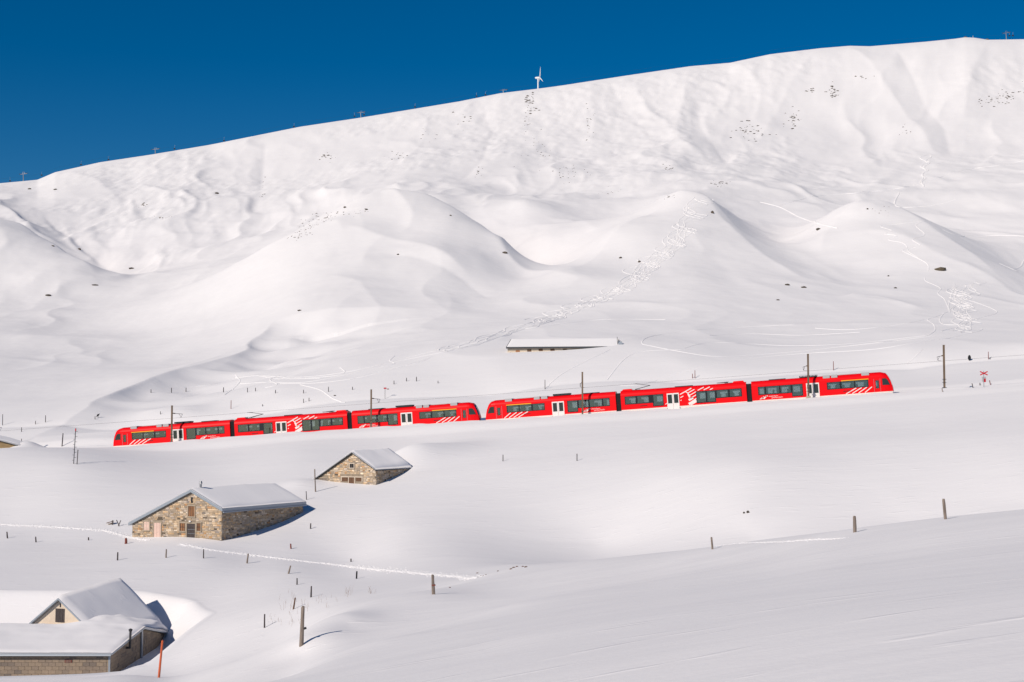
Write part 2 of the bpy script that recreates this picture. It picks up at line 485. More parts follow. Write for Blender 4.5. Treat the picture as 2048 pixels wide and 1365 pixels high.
for px in (-600, -250, 0, 110, 220, 330, 450, 560, 680, 800, 920, 1040, 1160, 1280, 1400, 1520, 1640, 1760, 1880, 2000, 2200, 2500):
    r0 = sky_row(px)
    cp(px, r0 + 5, 1460); cp(px, r0, 1520); cp(px, r0 + 10, 1650); cp(px, r0 + 38, 2300); cp(px, r0 + 90, 3000)

A = np.array(C)
KD = 1.15
def feat(u, y):
    return np.stack([u * 2.2, np.log(y) * KD], -1)
XC = feat(A[:, 0], A[:, 1])
def tps(r2):
    return 0.5 * r2 * np.log(r2 + 1e-12)
n = len(A)
D2 = ((XC[:, None] - XC[None]) ** 2).sum(-1)
K = tps(D2) + np.eye(n) * 2e-4
Pm = np.concatenate([np.ones((n, 1)), XC], 1)
L = np.zeros((n + 3, n + 3))
L[:n, :n] = K; L[:n, n:] = Pm; L[n:, :n] = Pm.T
W = np.linalg.solve(L, np.concatenate([A[:, 2], np.zeros(3)]))

def seg(a, b, k, geo=True):
    return np.geomspace(a, b, k, endpoint=False) if geo else np.linspace(a, b, k, endpoint=False)
UU = np.concatenate([np.linspace(-1.0, -0.43, 40, endpoint=False), np.linspace(-0.43, 0.43, 640, endpoint=False), np.linspace(0.43, 1.0, 41)])
YY = np.concatenate([seg(3.0, 40, 60), seg(40, 112, 110), seg(112, 290, 400), seg(290, 480, 210), seg(480, 900, 190), seg(900, 1700, 190), np.geomspace(1700, 3000, 24)])
nu, ny = len(UU), len(YY)
T = np.zeros((ny, nu))
gu = UU * 2.2
for j0 in range(0, ny, 40):
    ys = YY[j0:j0 + 40]
    gy = np.log(ys) * KD
    acc = W[n] + W[n + 1] * gu[None, :] + W[n + 2] * gy[:, None]
    for k in range(n):
        r2 = ((gu - XC[k, 0]) ** 2)[None, :] + ((gy - XC[k, 1]) ** 2)[:, None]
        acc += (W[k] * 0.5) * r2 * np.log(r2 + 1e-12)
    T[j0:j0 + 40] = acc
Xg = UU[None, :] * YY[:, None]
Yg = np.repeat(YY[:, None], nu, 1)
Zg = T * Yg

def hash2(ix, iy, seed):
    h = (ix.astype(np.int64) * 374761393 + iy.astype(np.int64) * 668265263 + seed * 974634777) & 0x7fffffff
    h = ((h ^ (h >> 13)) * 1274126177) & 0x7fffffff
    return ((h ^ (h >> 16)) & 0xffff) / 65535.0
def vnoise(x, y, seed=0):
    ix = np.floor(x); iy = np.floor(y)
    fx = x - ix; fy = y - iy
    sx = fx * fx * fx * (fx * (fx * 6 - 15) + 10); sy = fy * fy * fy * (fy * (fy * 6 - 15) + 10)
    a = hash2(ix, iy, seed); b = hash2(ix + 1, iy, seed); c = hash2(ix, iy + 1, seed); d = hash2(ix + 1, iy + 1, seed)
    return (a + (b - a) * sx) * (1 - sy) + (c + (d - c) * sx) * sy - 0.5
def fbm(x, y, seed=0, octs=4, gain=0.5):
    r = 0; a = 1.0
    for k in range(octs):
        r = r + a * vnoise(x * 2 ** k + 13.7 * k, y * 2 ** k - 7.1 * k, seed + k)
        a *= gain
    return r
def sstep(a, b, x):
    t = np.clip((x - a) / (b - a), 0, 1)
    return t * t * (3 - 2 * t)

LG = np.log(Yg)
# relief too small for the survey: ribs and gullies of the big slope, drifts, wind crust
wU = sstep(math.log(700), math.log(980), LG) * (1 - 0.8 * sstep(math.log(1400), math.log(1510), LG))
XR = Xg / Yg * 1300.0                     # ribs fan out from the ridge down to the valley
def ridged(x, y, seed):
    return 1 - np.abs(2.4 * vnoise(x, y, seed))
wob = fbm(XR / 90, LG * 6.0, 5, 3)
msk = 0.35 + 0.65 * sstep(-0.22, 0.25, fbm(XR / 140, LG * 3.5, 9, 2))
rib = ridged(XR / 74 + wob * 1.5 + LG * 1.6, LG * 2.3, 21) * 4.6 + ridged(XR / 33 + wob * 1.8 - LG * 2.2, LG * 5.2, 23) * 2.4 \
    + ridged(XR / 14 + wob * 2.2 + LG * 2.0, LG * 11, 25) * 0.6
Zg += wU * msk * rib
Zg += wU * fbm(XR / 36, LG * 12, 31, 4, 0.5) * 1.5
Zg += wU * sstep(-.15, .25, fbm(XR / 110, LG * 7, 35, 2)) * fbm(Xg / 9.0, Yg / 26, 37, 3, 0.6) * 1.1
wM = sstep(math.log(258), math.log(330), LG) * (1 - sstep(math.log(800), math.log(1050), LG))
am = np.clip(Yg / 600, 0.22, 1.3)
wob2 = fbm(Xg / 70, Yg / 110, 45, 3)
Zg += wM * am * (fbm(Xg / 85, Yg / 90, 41, 3, 0.45) * 4.0 + (ridged(Xg / 48 + wob2 * 1.6 + Yg / 170, Yg / 150 + wob2, 43) - .5) * 1.5
                 + (ridged(Xg / 20 + wob2 * 2.2, Yg / 55 - wob2, 47) - .5) * 0.62 + fbm(Xg / 9, Yg / 14, 49, 3, 0.5) * 0.30)

def line_dist(pts):
    best = np.full(Xg.shape, 1e9); side = np.zeros(Xg.shape); along = np.zeros(Xg.shape)
    for i in range(len(pts) - 1):
        ax, ay = pts[i]; bx, by = pts[i + 1]
        dx, dy = bx - ax, by - ay
        t = np.clip(((Xg - ax) * dx + (Yg - ay) * dy) / (dx * dx + dy * dy), 0, 1)
        qx = Xg - (ax + t * dx); qy = Yg - (ay + t * dy)
        d = np.hypot(qx, qy)
        m = d < best
        best[m] = d[m]; side[m] = np.sign(qx * dy - qy * dx)[m]; along[m] = (i + t)[m]
    return best, side, along / (len(pts) - 1)
def spur(pts, amp, wid):
    """a crest (or, with a negative height, a gully) along surveyed points"""
    global Zg
    b, sd, al = line_dist([tuple(P(*p).to_2d()) for p in pts])
    b = b + 2.0 * np.abs(wob2) * wid * .3
    k = sstep(0, .16, al) * (1 - sstep(.80, 1, al))
    Zg = Zg + amp * k * np.exp(-b / wid) * (b < wid * 7)
for pts, amp_, wd_ in [
    ([(1390, 380, 643), (1405, 402, 632), (1440, 440, 598), (1480, 475, 568), (1560, 533, 514), (1640, 573, 472)], 3.2, 9),
    ([(1390, 382, 642), (1300, 424, 610), (1230, 468, 572), (1130, 545, 500)], 2.0, 8),
    ([(1740, 410, 625), (1790, 421, 620), (1850, 452, 592), (1920, 500, 556), (2048, 590, 480)], 3.0, 9),
    ([(1735, 412, 622), (1690, 430, 612), (1650, 470, 588), (1640, 500, 560)], 2.2, 7),
    ([(640, 440, 605), (760, 388, 622), (850, 391, 618), (960, 455, 588), (1040, 550, 525)], 2.6, 9),
    ([(690, 455, 575), (760, 485, 552), (850, 510, 532), (960, 565, 490)], 2.4, 8),
    ([(760, 505, 530), (840, 525, 515), (930, 560, 490), (1000, 600, 455)], -1.8, 8),
    ([(640, 560, 505), (720, 590, 480), (760, 620, 440), (740, 650, 405)], 1.2, 8),
    ([(1690, 596, 446), (1760, 606, 440), (1860, 634, 405)], 1.6, 6),
    ([(1130, 425, 705), (1160, 455, 670), (1200, 500, 620)], 2.4, 10),
    ([(0, 446, 800), (60, 466, 778), (130, 510, 738), (215, 571, 686)], 3.5, 10),
    ([(85, 405, 1060), (105, 430, 1010), (130, 455, 960), (180, 500, 880), (262, 540, 800)], -6.0, 11),
    ([(120, 350, 1440), (190, 368, 1300), (235, 410, 1140), (262, 470, 950)], 4.5, 14),
    ([(420, 300, 1430), (390, 345, 1250), (370, 400, 1100), (330, 450, 960)], 4.0, 14),
    ([(530, 290, 1420), (525, 350, 1200), (520, 400, 1050)], -6.0, 13),
    ([(1380, 140, 1480), (1368, 200, 1310), (1355, 250, 1190), (1356, 295, 1090), (1415, 338, 990)], 8.0, 12),
    ([(1392, 190, 1330), (1400, 250, 1190), (1440, 320, 1030), (1480, 350, 930)], -7.0, 13),
    ([(1215, 168, 1470), (1240, 210, 1330), (1290, 260, 1190), (1320, 330, 1030)], -5.0, 12),
    ([(1180, 180, 1450), (1190, 250, 1240), (1180, 320, 1070)], 5.0, 13),
    ([(1690, 100, 1480), (1740, 150, 1370), (1800, 215, 1220), (1850, 275, 1090), (1880, 320, 980)], 7.0, 13),
    ([(1780, 110, 1480), (1830, 190, 1290), (1890, 265, 1110), (1910, 320, 960)], -7.0, 14),
    ([(1990, 100, 1480), (1940, 190, 1270), (1920, 260, 1110)], 6.0, 14),
    ([(1640, 105, 1480), (1590, 180, 1340), (1540, 250, 1190), (1500, 310, 1050)], 4.0, 13),
    ([(960, 200, 1480), (985, 270, 1250), (960, 340, 1050), (900, 385, 900)], -5.0, 13),
    ([(860, 230, 1440), (840, 300, 1200), (790, 350, 1030)], 4.5, 13),
]:
    spur(pts, amp_ * (.40 if pts[0][2] > 1000 else .58), wd_)
wL = sstep(math.log(100), math.log(125), LG) * (1 - sstep(math.log(205), math.log(232), LG))
Zg += wL * fbm(Xg / 42, Yg / 24, 51, 3, 0.4) * 0.38
wN = 1 - sstep(math.log(95), math.log(120), LG)
Zg += wN * np.clip(Yg / 40, 0.15, 1) * (fbm(Xg / 16, Yg / 9, 61, 3, 0.45) * 0.16)

# crease where the cutting meets the natural slope
spur([(-300, 872, 279), (15, 851, 277), (300, 830, 272), (560, 809, 270), (978, 786, 264), (1360, 759, 262), (1820, 732, 261), (2048, 713, 261), (2400, 690, 260)], -0.8, 3.5)
# railway shelf
TH = math.atan(0.199)
Y0T = 229.0
ZA = P(225, 893, Y0T / (1 + 7e-5 * (225 - CX)))
ZB = P(1790, 782, Y0T / (1 + 7e-5 * (1790 - CX)))
ex = (ZB - ZA).normalized()
exh = Vector((ex.x, ex.y, 0)).normalized()
ey = Vector((-exh.y, exh.x, 0))
if ey.y < 0: ey = -ey
ez = ex.cross(ey).normalized()
org = ZA + ey * 1.33                    # left nose, on the track centre line, lower edge of the red side
sg = (Xg - org.x) * exh.x + (Yg - org.y) * exh.y
ng = (Xg - org.x) * ey.x + (Yg - org.y) * ey.y
grade = ex.z / math.hypot(ex.x, ex.y)
cover = np.interp(sg, [-40, -5, 10, 40, 60, 75, 128, 160], [0.45, 0.16, 0.10, -0.02, -0.16, -0.42, -0.42, -0.45])
zt = org.z + sg * grade + cover
zt = zt + fbm(sg / 5, ng / 2.5, 71, 3) * 0.10
wT = sstep(-11, -2.6, ng) * (1 - sstep(2.5, 9.0, ng))
Zg = Zg * (1 - wT) + zt * wT
Zg += 0.30 * np.exp(-((ng + 3.6) / 1.0) ** 2) * (0.5 + vnoise(sg / 3.0, ng / 3, 77)) * (np.abs(sg - 60) < 130)

# stream cut on the left with an undercut snow lip
def poly_dist(pts):
    best = np.full(Xg.shape, 1e9); side = np.zeros(Xg.shape); along = np.zeros(Xg.shape)
    for i in range(len(pts) - 1):
        ax, ay = pts[i]; bx, by = pts[i + 1]
        dx, dy = bx - ax, by - ay
        t = np.clip(((Xg - ax) * dx + (Yg - ay) * dy) / (dx * dx + dy * dy), 0, 1)
        qx = Xg - (ax + t * dx); qy = Yg - (ay + t * dy)
        d = np.hypot(qx, qy)
        m = d < best
        best[m] = d[m]; side[m] = np.sign(qx * dy - qy * dx)[m]; along[m] = (i + t)[m]
    return best, side, along
gl = [P(x, y, d).to_2d() for x, y, d in [(70, 846, 262), (130, 825, 276), (200, 800, 300), (300, 766, 335), (400, 738, 365), (480, 703, 400), (512, 686, 425), (560, 680, 445)]]
bd, sd, al = poly_dist([(p.x, p.y) for p in gl])
sdist = bd * sd
amp = np.interp(al, [0, 0.6, 1.2, 2.5, 4, 5, 6, 7], [0.5, 3.4, 3.8, 3.2, 3.8, 6.0, 6.0, 0]) * (1 + 0.9 * fbm(Xg / 20, Yg / 20, 83, 2))
sdist = sdist + 3.5 * fbm(Xg / 26, Yg / 26, 85, 2)
cut = (1 - np.exp(-np.maximum(sdist, 0) / 6.5)) * (1 - sstep(10, 62, sdist))
Zg -= amp * cut * (np.abs(sdist) < 80)

# wind scoops dug round the buildings
def pit(poly, floor, flat, slope, soft=0.35, grow=None):
    global Zg
    x0 = min(p[0] for p in poly) - 30; x1 = max(p[0] for p in poly) + 30
    y0 = min(p[1] for p in poly) - 30; y1 = max(p[1] for p in poly) + 30
    m = (Xg > x0) & (Xg < x1) & (Yg > y0) & (Yg < y1)
    xs = Xg[m]; ys = Yg[m]
    best = np.full(xs.shape, 1e9); inside = np.zeros(xs.shape, bool)
    for i in range(len(poly)):
        ax, ay = poly[i]; bx, by = poly[(i + 1) % len(poly)]
        dx, dy = bx - ax, by - ay
        t = np.clip(((xs - ax) * dx + (ys - ay) * dy) / (dx * dx + dy * dy), 0, 1)
        best = np.minimum(best, np.hypot(xs - ax - t * dx, ys - ay - t * dy))
        c = ((ay > ys) != (by > ys)) & (xs < (bx - ax) * (ys - ay) / (by - ay + 1e-9) + ax)
        inside ^= c
    best[inside] = 0
    q = np.maximum(best - flat, 0)
    zp = floor + slope * q * q / (q + 1.5)
    z = Zg[m]
    h = np.clip(0.5 + 0.5 * (z - zp) / soft, 0, 1)
    Zg[m] = z * (1 - h) + zp * h - soft * h * (1 - h) * 0.5
HS = 110.0 / 127.0
HX = -35.5 * HS
# drift piled behind and beside the small barn
for (px_, row_, d_, rad, hgt) in [(818, 912, 199, 4.2, 1.7), (860, 915, 203, 5.2, 1.15), (900, 915, 206, 6.0, 0.6), (54, 889, 238.5, 2.6, 1.5), (600, 962, 187, 2.6, 0.5)]:
    c_ = P(px_, row_, d_)
    Zg += hgt * np.exp(-(((Xg - c_.x) / rad) ** 2 + ((Yg - c_.y) / (rad * 1.2)) ** 2))
pit([(-55, 109), (HX + 0.2, 109), (HX + 0.4, 121), (HX - 2.0, 126.5), (-36, 128), (-55, 128)], -19.25, 0.9, 1.25, 0.8)

# keep the ridge where it stands against the sky
band = (YY > 1250) & (YY < 1750)
want = np.array([ray(0, 0)[1]] * nu)
sx = np.array([ray(a, b)[0] for a, b in SKY]); st = np.array([ray(a, b)[1] for a, b in SKY])
want = np.interp(UU, sx, st)
have = (Zg / Yg)[band].max(0)
kern = np.exp(-np.linspace(-2, 2, 9) ** 2); kern /= kern.sum()
have = np.convolve(np.pad(have, 4, mode='edge'), kern, mode='valid')
k = sstep(math.log(950), math.log(1400), np.log(YY))
Zg += (want - have)[None, :] * k[:, None] * Yg
# same for the near crest
band = (YY > 50) & (YY < 112)
cxu = np.array([ray(a, b)[0] for a, b, _ in CREST]); ctt = np.array([ray(a, b)[1] for a, b, _ in CREST])
want = np.interp(UU, cxu, ctt)
have = (Zg / Yg)[band].max(0)
k = sstep(math.log(25), math.log(60), np.log(YY)) * (1 - sstep(math.log(95), math.log(118), np.log(YY)))
wcol = np.maximum(1 - sstep(-0.17, -0.12, UU), sstep(0.03, 0.12, UU))
dl = np.clip(want - have, -0.02, 0.02) * wcol
kern = np.exp(-np.linspace(-2.5, 2.5, 61) ** 2); kern /= kern.sum()
dl = np.convolve(np.pad(dl, 30, mode='edge'), kern, mode='valid')
Zg += dl[None, :] * k[:, None] * Yg

def ground(x, y):
    u = x / y
    i = min(max(int(np.searchsorted(UU, u)) - 1, 0), nu - 2)
    j = min(max(int(np.searchsorted(YY, y)) - 1, 0), ny - 2)
    a = min(max((u - UU[i]) / (UU[i + 1] - UU[i]), 0), 1)
    b = min(max((y - YY[j]) / (YY[j + 1] - YY[j]), 0), 1)
    return float((Zg[j, i] * (1 - a) + Zg[j, i + 1] * a) * (1 - b) + (Zg[j + 1, i] * (1 - a) + Zg[j + 1, i + 1] * a) * b)

def hit(px, py, dmin=4.0, dmax=1600.0):
    """first ground point on a sight line beyond dmin"""
    u, t = ray(px, py)
    i = min(max(int(np.searchsorted(UU, u)) - 1, 0), nu - 2)
    a = (u - UU[i]) / (UU[i + 1] - UU[i])
    col = (Zg[:, i] * (1 - a) + Zg[:, i + 1] * a) / YY
    m = (YY >= dmin) & (YY <= dmax)
    ys = YY[m]; e = col[m] - t
    up = np.nonzero((e[:-1] < 0) & (e[1:] >= 0))[0]
    if e[0] >= 0: y = ys[0]
    elif len(up):
        k = up[0]; y = ys[k] + (ys[k + 1] - ys[k]) * (-e[k]) / (e[k + 1] - e[k])
    else: y = ys[int(np.argmax(e))]
    y = float(y)
    return Vector((u * y, y, ground(u * y, y)))

# build the ground sheet
me = bpy.data.meshes.new('snow_ground')
co = np.stack([Xg, Yg, Zg], -1).reshape(-1, 3).astype(np.float32)
me.vertices.add(len(co))
me.vertices.foreach_set('co', co.ravel())
jj, ii = np.meshgrid(np.arange(ny - 1), np.arange(nu - 1), indexing='ij')
q = np.stack([jj * nu + ii, jj * nu + ii + 1, (jj + 1) * nu + ii + 1, (jj + 1) * nu + ii], -1).reshape(-1, 4).astype(np.int32)
me.loops.add(q.size)
me.loops.foreach_set('vertex_index', q.ravel())
me.polygons.add(len(q))
me.polygons.foreach_set('loop_start', np.arange(0, q.size, 4, dtype=np.int32))
me.polygons.foreach_set('use_smooth', np.ones(len(q), dtype=bool))
me.materials.append(M['snow'])
me.update(calc_edges=True)
ter = bpy.data.objects.new('terrain', me)
COL.objects.link(ter)
props(ter, kind='structure')
# ------------------------------------------------------------------ the train: two three-car sets
UNIT = 0.08205                         # metres per survey unit along the track
END_L, MID_L, GAP_L = 21.32, 19.72, 0.80
PROFILE = [(1.24, -0.55), (1.33, 0.0), (1.33, 0.9), (1.33, 2.30), (1.29, 2.55), (1.14, 2.80), (0.86, 2.97), (0.45, 3.05), (0.0, 3.07)]
def xnose(z):
    return float(np.interp(z, [-0.55, 0, 0.6, 1.3, 1.8, 2.25, 2.6, 2.9, 3.1], [0.12, 0.0, 0.06, 0.19, 0.36, 0.56, 0.80, 1.08, 1.45]))

def wall_grid(mb, x0, x1, z0, z1, y, opens, mi_fn, flip=False):
    xs = sorted({x0, x1, *[o[0] for o in opens], *[o[1] for o in opens]})
    zs = sorted({z0, z1, *[z for z in (0.0,) if z0 < z < z1], *[o[2] for o in opens], *[o[3] for o in opens]})
    for a, b in zip(xs[:-1], xs[1:]):
        for c, d in zip(zs[:-1], zs[1:]):
            mx_, mz = (a + b) / 2, (c + d) / 2
            if any(o[0] < mx_ < o[1] and o[2] < mz < o[3] for o in opens): continue
            pts = [(a, y, c), (b, y, c), (b, y, d), (a, y, d)]
            mb.face(pts[::-1] if flip else pts, mi_fn(mz))

def strip(mb, p, q, w, y, mi=0):
    """a flat painted stripe on the side, between two (x, z) points"""
    dx, dz = q[0] - p[0], q[1] - p[1]
    l = math.hypot(dx, dz)
    nx, nz = -dz / l * w / 2, dx / l * w / 2
    mb.face([(p[0] - nx, y, p[1] - nz), (q[0] - nx, y, q[1] - nz), (q[0] + nx, y, q[1] + nz), (p[0] + nx, y, p[1] + nz)], mi)

def lettering(txt, size, x, z, y, parent):
    cu = bpy.data.curves.new('lettering', 'FONT')
    cu.body = txt; cu.size = size; cu.shear = 0.15
    cu.resolution_u = 2
    o = bpy.data.objects.new('lettering_src', cu)
    COL.objects.link(o)
    bpy.context.view_layer.update()
    mesh = bpy.data.meshes.new_from_object(o.evaluated_get(bpy.context.evaluated_depsgraph_get()))
    bpy.data.objects.remove(o)
    bpy.data.curves.remove(cu)
    mesh.materials.clear(); mesh.materials.append(M['white'])
    t = bpy.data.objects.new('lettering', mesh)
    COL.objects.link(t)
    t.parent = parent
    t.location = (x, y, z)
    t.rotation_euler = (math.pi / 2, 0, 0)
    return t

def far_panes(panes):
    """far-side panes shrunk so daylight seen through the car stays in small dark-edged patches"""
    return [(p[0] + .22 * (p[1] - p[0]), p[1] - .12 * (p[1] - p[0]), max(p[2] + .12, .98), p[3] - .16) for p in panes]

def windows(car, strips, fx):
    """strips: outer rect list + panes; both sides of the car"""
    for rects, panes in strips:
        for sgn in (-1, 1):
            fr = MB()
            yo = sgn * 1.338; yi = sgn * 1.26
            for (xa, xb, za, zb) in rects:
                holes = [p for p in (panes if sgn < 0 else far_panes(panes)) if p[0] >= xa - .01 and p[1] <= xb + .01]
                xa_, xb_ = sorted((fx(xa), fx(xb)))
                hh = [(*sorted((fx(p[0]), fx(p[1]))), p[2], p[3]) for p in holes]
                for y in (yo, yi):
                    xs = sorted({xa_, xb_, *[h[0] for h in hh], *[h[1] for h in hh]})
                    zs = sorted({za, zb, *[h[2] for h in hh], *[h[3] for h in hh]})
                    for a, b in zip(xs[:-1], xs[1:]):
                        for c, d in zip(zs[:-1], zs[1:]):
                            if any(h[0] < (a + b) / 2 < h[1] and h[2] < (c + d) / 2 < h[3] for h in hh): continue
                            fr.face([(a, y, c), (b, y, c), (b, y, d), (a, y, d)])
                for h in hh:
                    for (p, q) in (((h[0], h[2]), (h[1], h[2])), ((h[1], h[2]), (h[1], h[3])), ((h[1], h[3]), (h[0], h[3])), ((h[0], h[3]), (h[0], h[2]))):
                        fr.face([(p[0], yo, p[1]), (q[0], yo, q[1]), (q[0], yi, q[1]), (p[0], yi, p[1])])
            fr.obj('window_frame', M['frame'], car)
            for p in (panes if sgn < 0 else far_panes(panes)):
                a, b = sorted((fx(p[0]), fx(p[1])))
                g = MB()
                g.box(a + .003, b - .003, min(sgn * 1.31, sgn * 1.30), max(sgn * 1.31, sgn * 1.30), p[2] + .003, p[3] - .003)
                g.obj('window', M['glass'], car)

def doors(car, x0, x1, fx):
    for sgn in (-1, 1):
        a, b = sorted((fx(x0), fx(x1)))
        mid = (a + b) / 2
        for la, lb in ((a, mid - .012), (mid + .012, b)):
            d = MB()
            y = sorted((sgn * 1.335, sgn * 1.365))
            d.box(la, lb, *y, -0.52, 2.10)
            d.obj('door', M['white'], car, bevel=0.015)
            w = MB()
            c = (la + lb) / 2
            y = sorted((sgn * 1.367, sgn * 1.373))
            w.box(c - .33, c + .33, *y, 0.52, 1.90)
            w.obj('door_window', M['darkglass'], car, bevel=0.0)
        for xx in (a - .05, b + .05):
            e = MB()
            y = sorted((sgn * 1.335, sgn * 1.40))
            e.box(xx - .035, xx + .035, *y, -0.55, -0.15)
            e.obj('step_rail', M['steel'], car)

def seats(car, xs, fx):
    s = MB()
    for x in xs:
        for y0, y1 in ((-1.15, -0.25), (0.25, 1.15)):
            a, b = sorted((fx(x - .07), fx(x + .07)))
            s.box(a - .04, b + .04, y0, y1, 0.15, 1.30)
            s.box(a - .05, b + .05, y0 + .10, y1 - .10, 1.30, 1.52)
            a, b = sorted((fx(x + .07), fx(x + .50)))
            s.box(a, b, y0, y1, 0.15, 0.55)
    so = s.obj('seats', M['seat'], car); so['kind'] = 'stuff'

SIDE_MI = lambda z: 0 if z > 0 else 1
def body_shell(length, opens, nose=False, fx=lambda x: x):
    """shell with a red side, a white skirt, an inner lining and, on an end car, the raked cab"""
    mb = MB()
    xs0 = 1.75 if nose else 0.0
    for sgn in (-1, 1):
        ops = [(*sorted((fx(o[0]), fx(o[1]))), o[2], o[3]) for o in opens]
        a, b = sorted((fx(xs0), fx(length)))
        wall_grid(mb, a, b, 0.0, 2.30, sgn * 1.33, ops, SIDE_MI, sgn > 0)
        wall_grid(mb, a, b, 0.10, 2.30, sgn * 1.262, ops, lambda z: 2, sgn < 0)
        mb.face([(a, sgn * 1.24, -.55), (b, sgn * 1.24, -.55), (b, sgn * 1.33, 0), (a, sgn * 1.33, 0)], 1)
    a, b = sorted((fx(xs0), fx(length)))
    pr = PROFILE[3:]
    ring = [(-y, z) for y, z in pr] + [(y, z) for y, z in pr[-2::-1]]
    for (p, q) in zip(ring[:-1], ring[1:]):
        mb.face([(a, *p), (b, *p), (b, *q), (a, *q)], 0)
    mb.face([(a, -1.25, .12), (b, -1.25, .12), (b, 1.25, .12), (a, 1.25, .12)], 2)
    mb.face([(a, -1.25, 2.32), (b, -1.25, 2.32), (b, 1.25, 2.32), (a, 1.25, 2.32)], 2)
    ends = [fx(length)] if nose else [fx(0), fx(length)]
    full = [(-y, z) for y, z in PROFILE] + [(y, z) for y, z in PROFILE[-2::-1]]
    for e in ends:
        mb.face([(e, y, z) for y, z in full], 0)
    if nose:
        e = fx(1.75)
        mb.face([(e, y, z) for y, z in full if z > 0.0], 2)
        prof = [(1.24, -.55), (1.33, 0.0), (1.33, 0.55), (1.33, 0.95), (1.33, 1.6), (1.33, 2.30), (1.29, 2.55), (1.14, 2.80), (0.86, 2.97), (0.45, 3.05), (0.0, 3.07)]
        prev = None
        for f in (0, .3, .6, .85, 1.0):
            rg = []
            for y, z in prof:
                zz = z if z < 2.3 else 2.3 + (z - 2.3) * (1 - 0.22 * f * f)
                yy = y * (1 - 0.20 * f ** 2.2)
                rg.append((fx(1.75 + (xnose(zz) - 1.75) * f), yy, zz))
            if prev:
                for i in range(len(prof) - 1):
                    for s in (-1, 1):
                        qd = [prev[i], rg[i], rg[i + 1], prev[i + 1]]
                        mb.face([(x, s * y, z) for x, y, z in qd], 1 if i == 0 else 0)
            prev = rg
        for i in range(len(prof) - 1):
            p, q_ = prev[i], prev[i + 1]
            fwd = fx(-0.16) - fx(0)
            for s in (-1, 1):
                m = 3 if 0.9 < (p[2] + q_[2]) / 2 < 2.5 else (1 if i == 0 else 0)
                if i == len(prof) - 2: continue
                mb.face([(p[0], s * p[1], p[2]), (p[0] + fwd * .7, s * p[1] * .5, p[2]), (q_[0] + fwd * .7, s * q_[1] * .5, q_[2]), (q_[0], s * q_[1], q_[2])], m)
                mb.face([(p[0] + fwd * .7, s * p[1] * .5, p[2]), (p[0] + fwd, 0, p[2]), (q_[0] + fwd, 0, q_[2]), (q_[0] + fwd * .7, s * q_[1] * .5, q_[2])], m)
        i = len(prof) - 2
        p = prev[i]
        mb.face([(p[0], -p[1], p[2]), (p[0] + fwd, 0, p[2]), (p[0], p[1], p[2]), (prev[i + 1])], 0)
    return mb

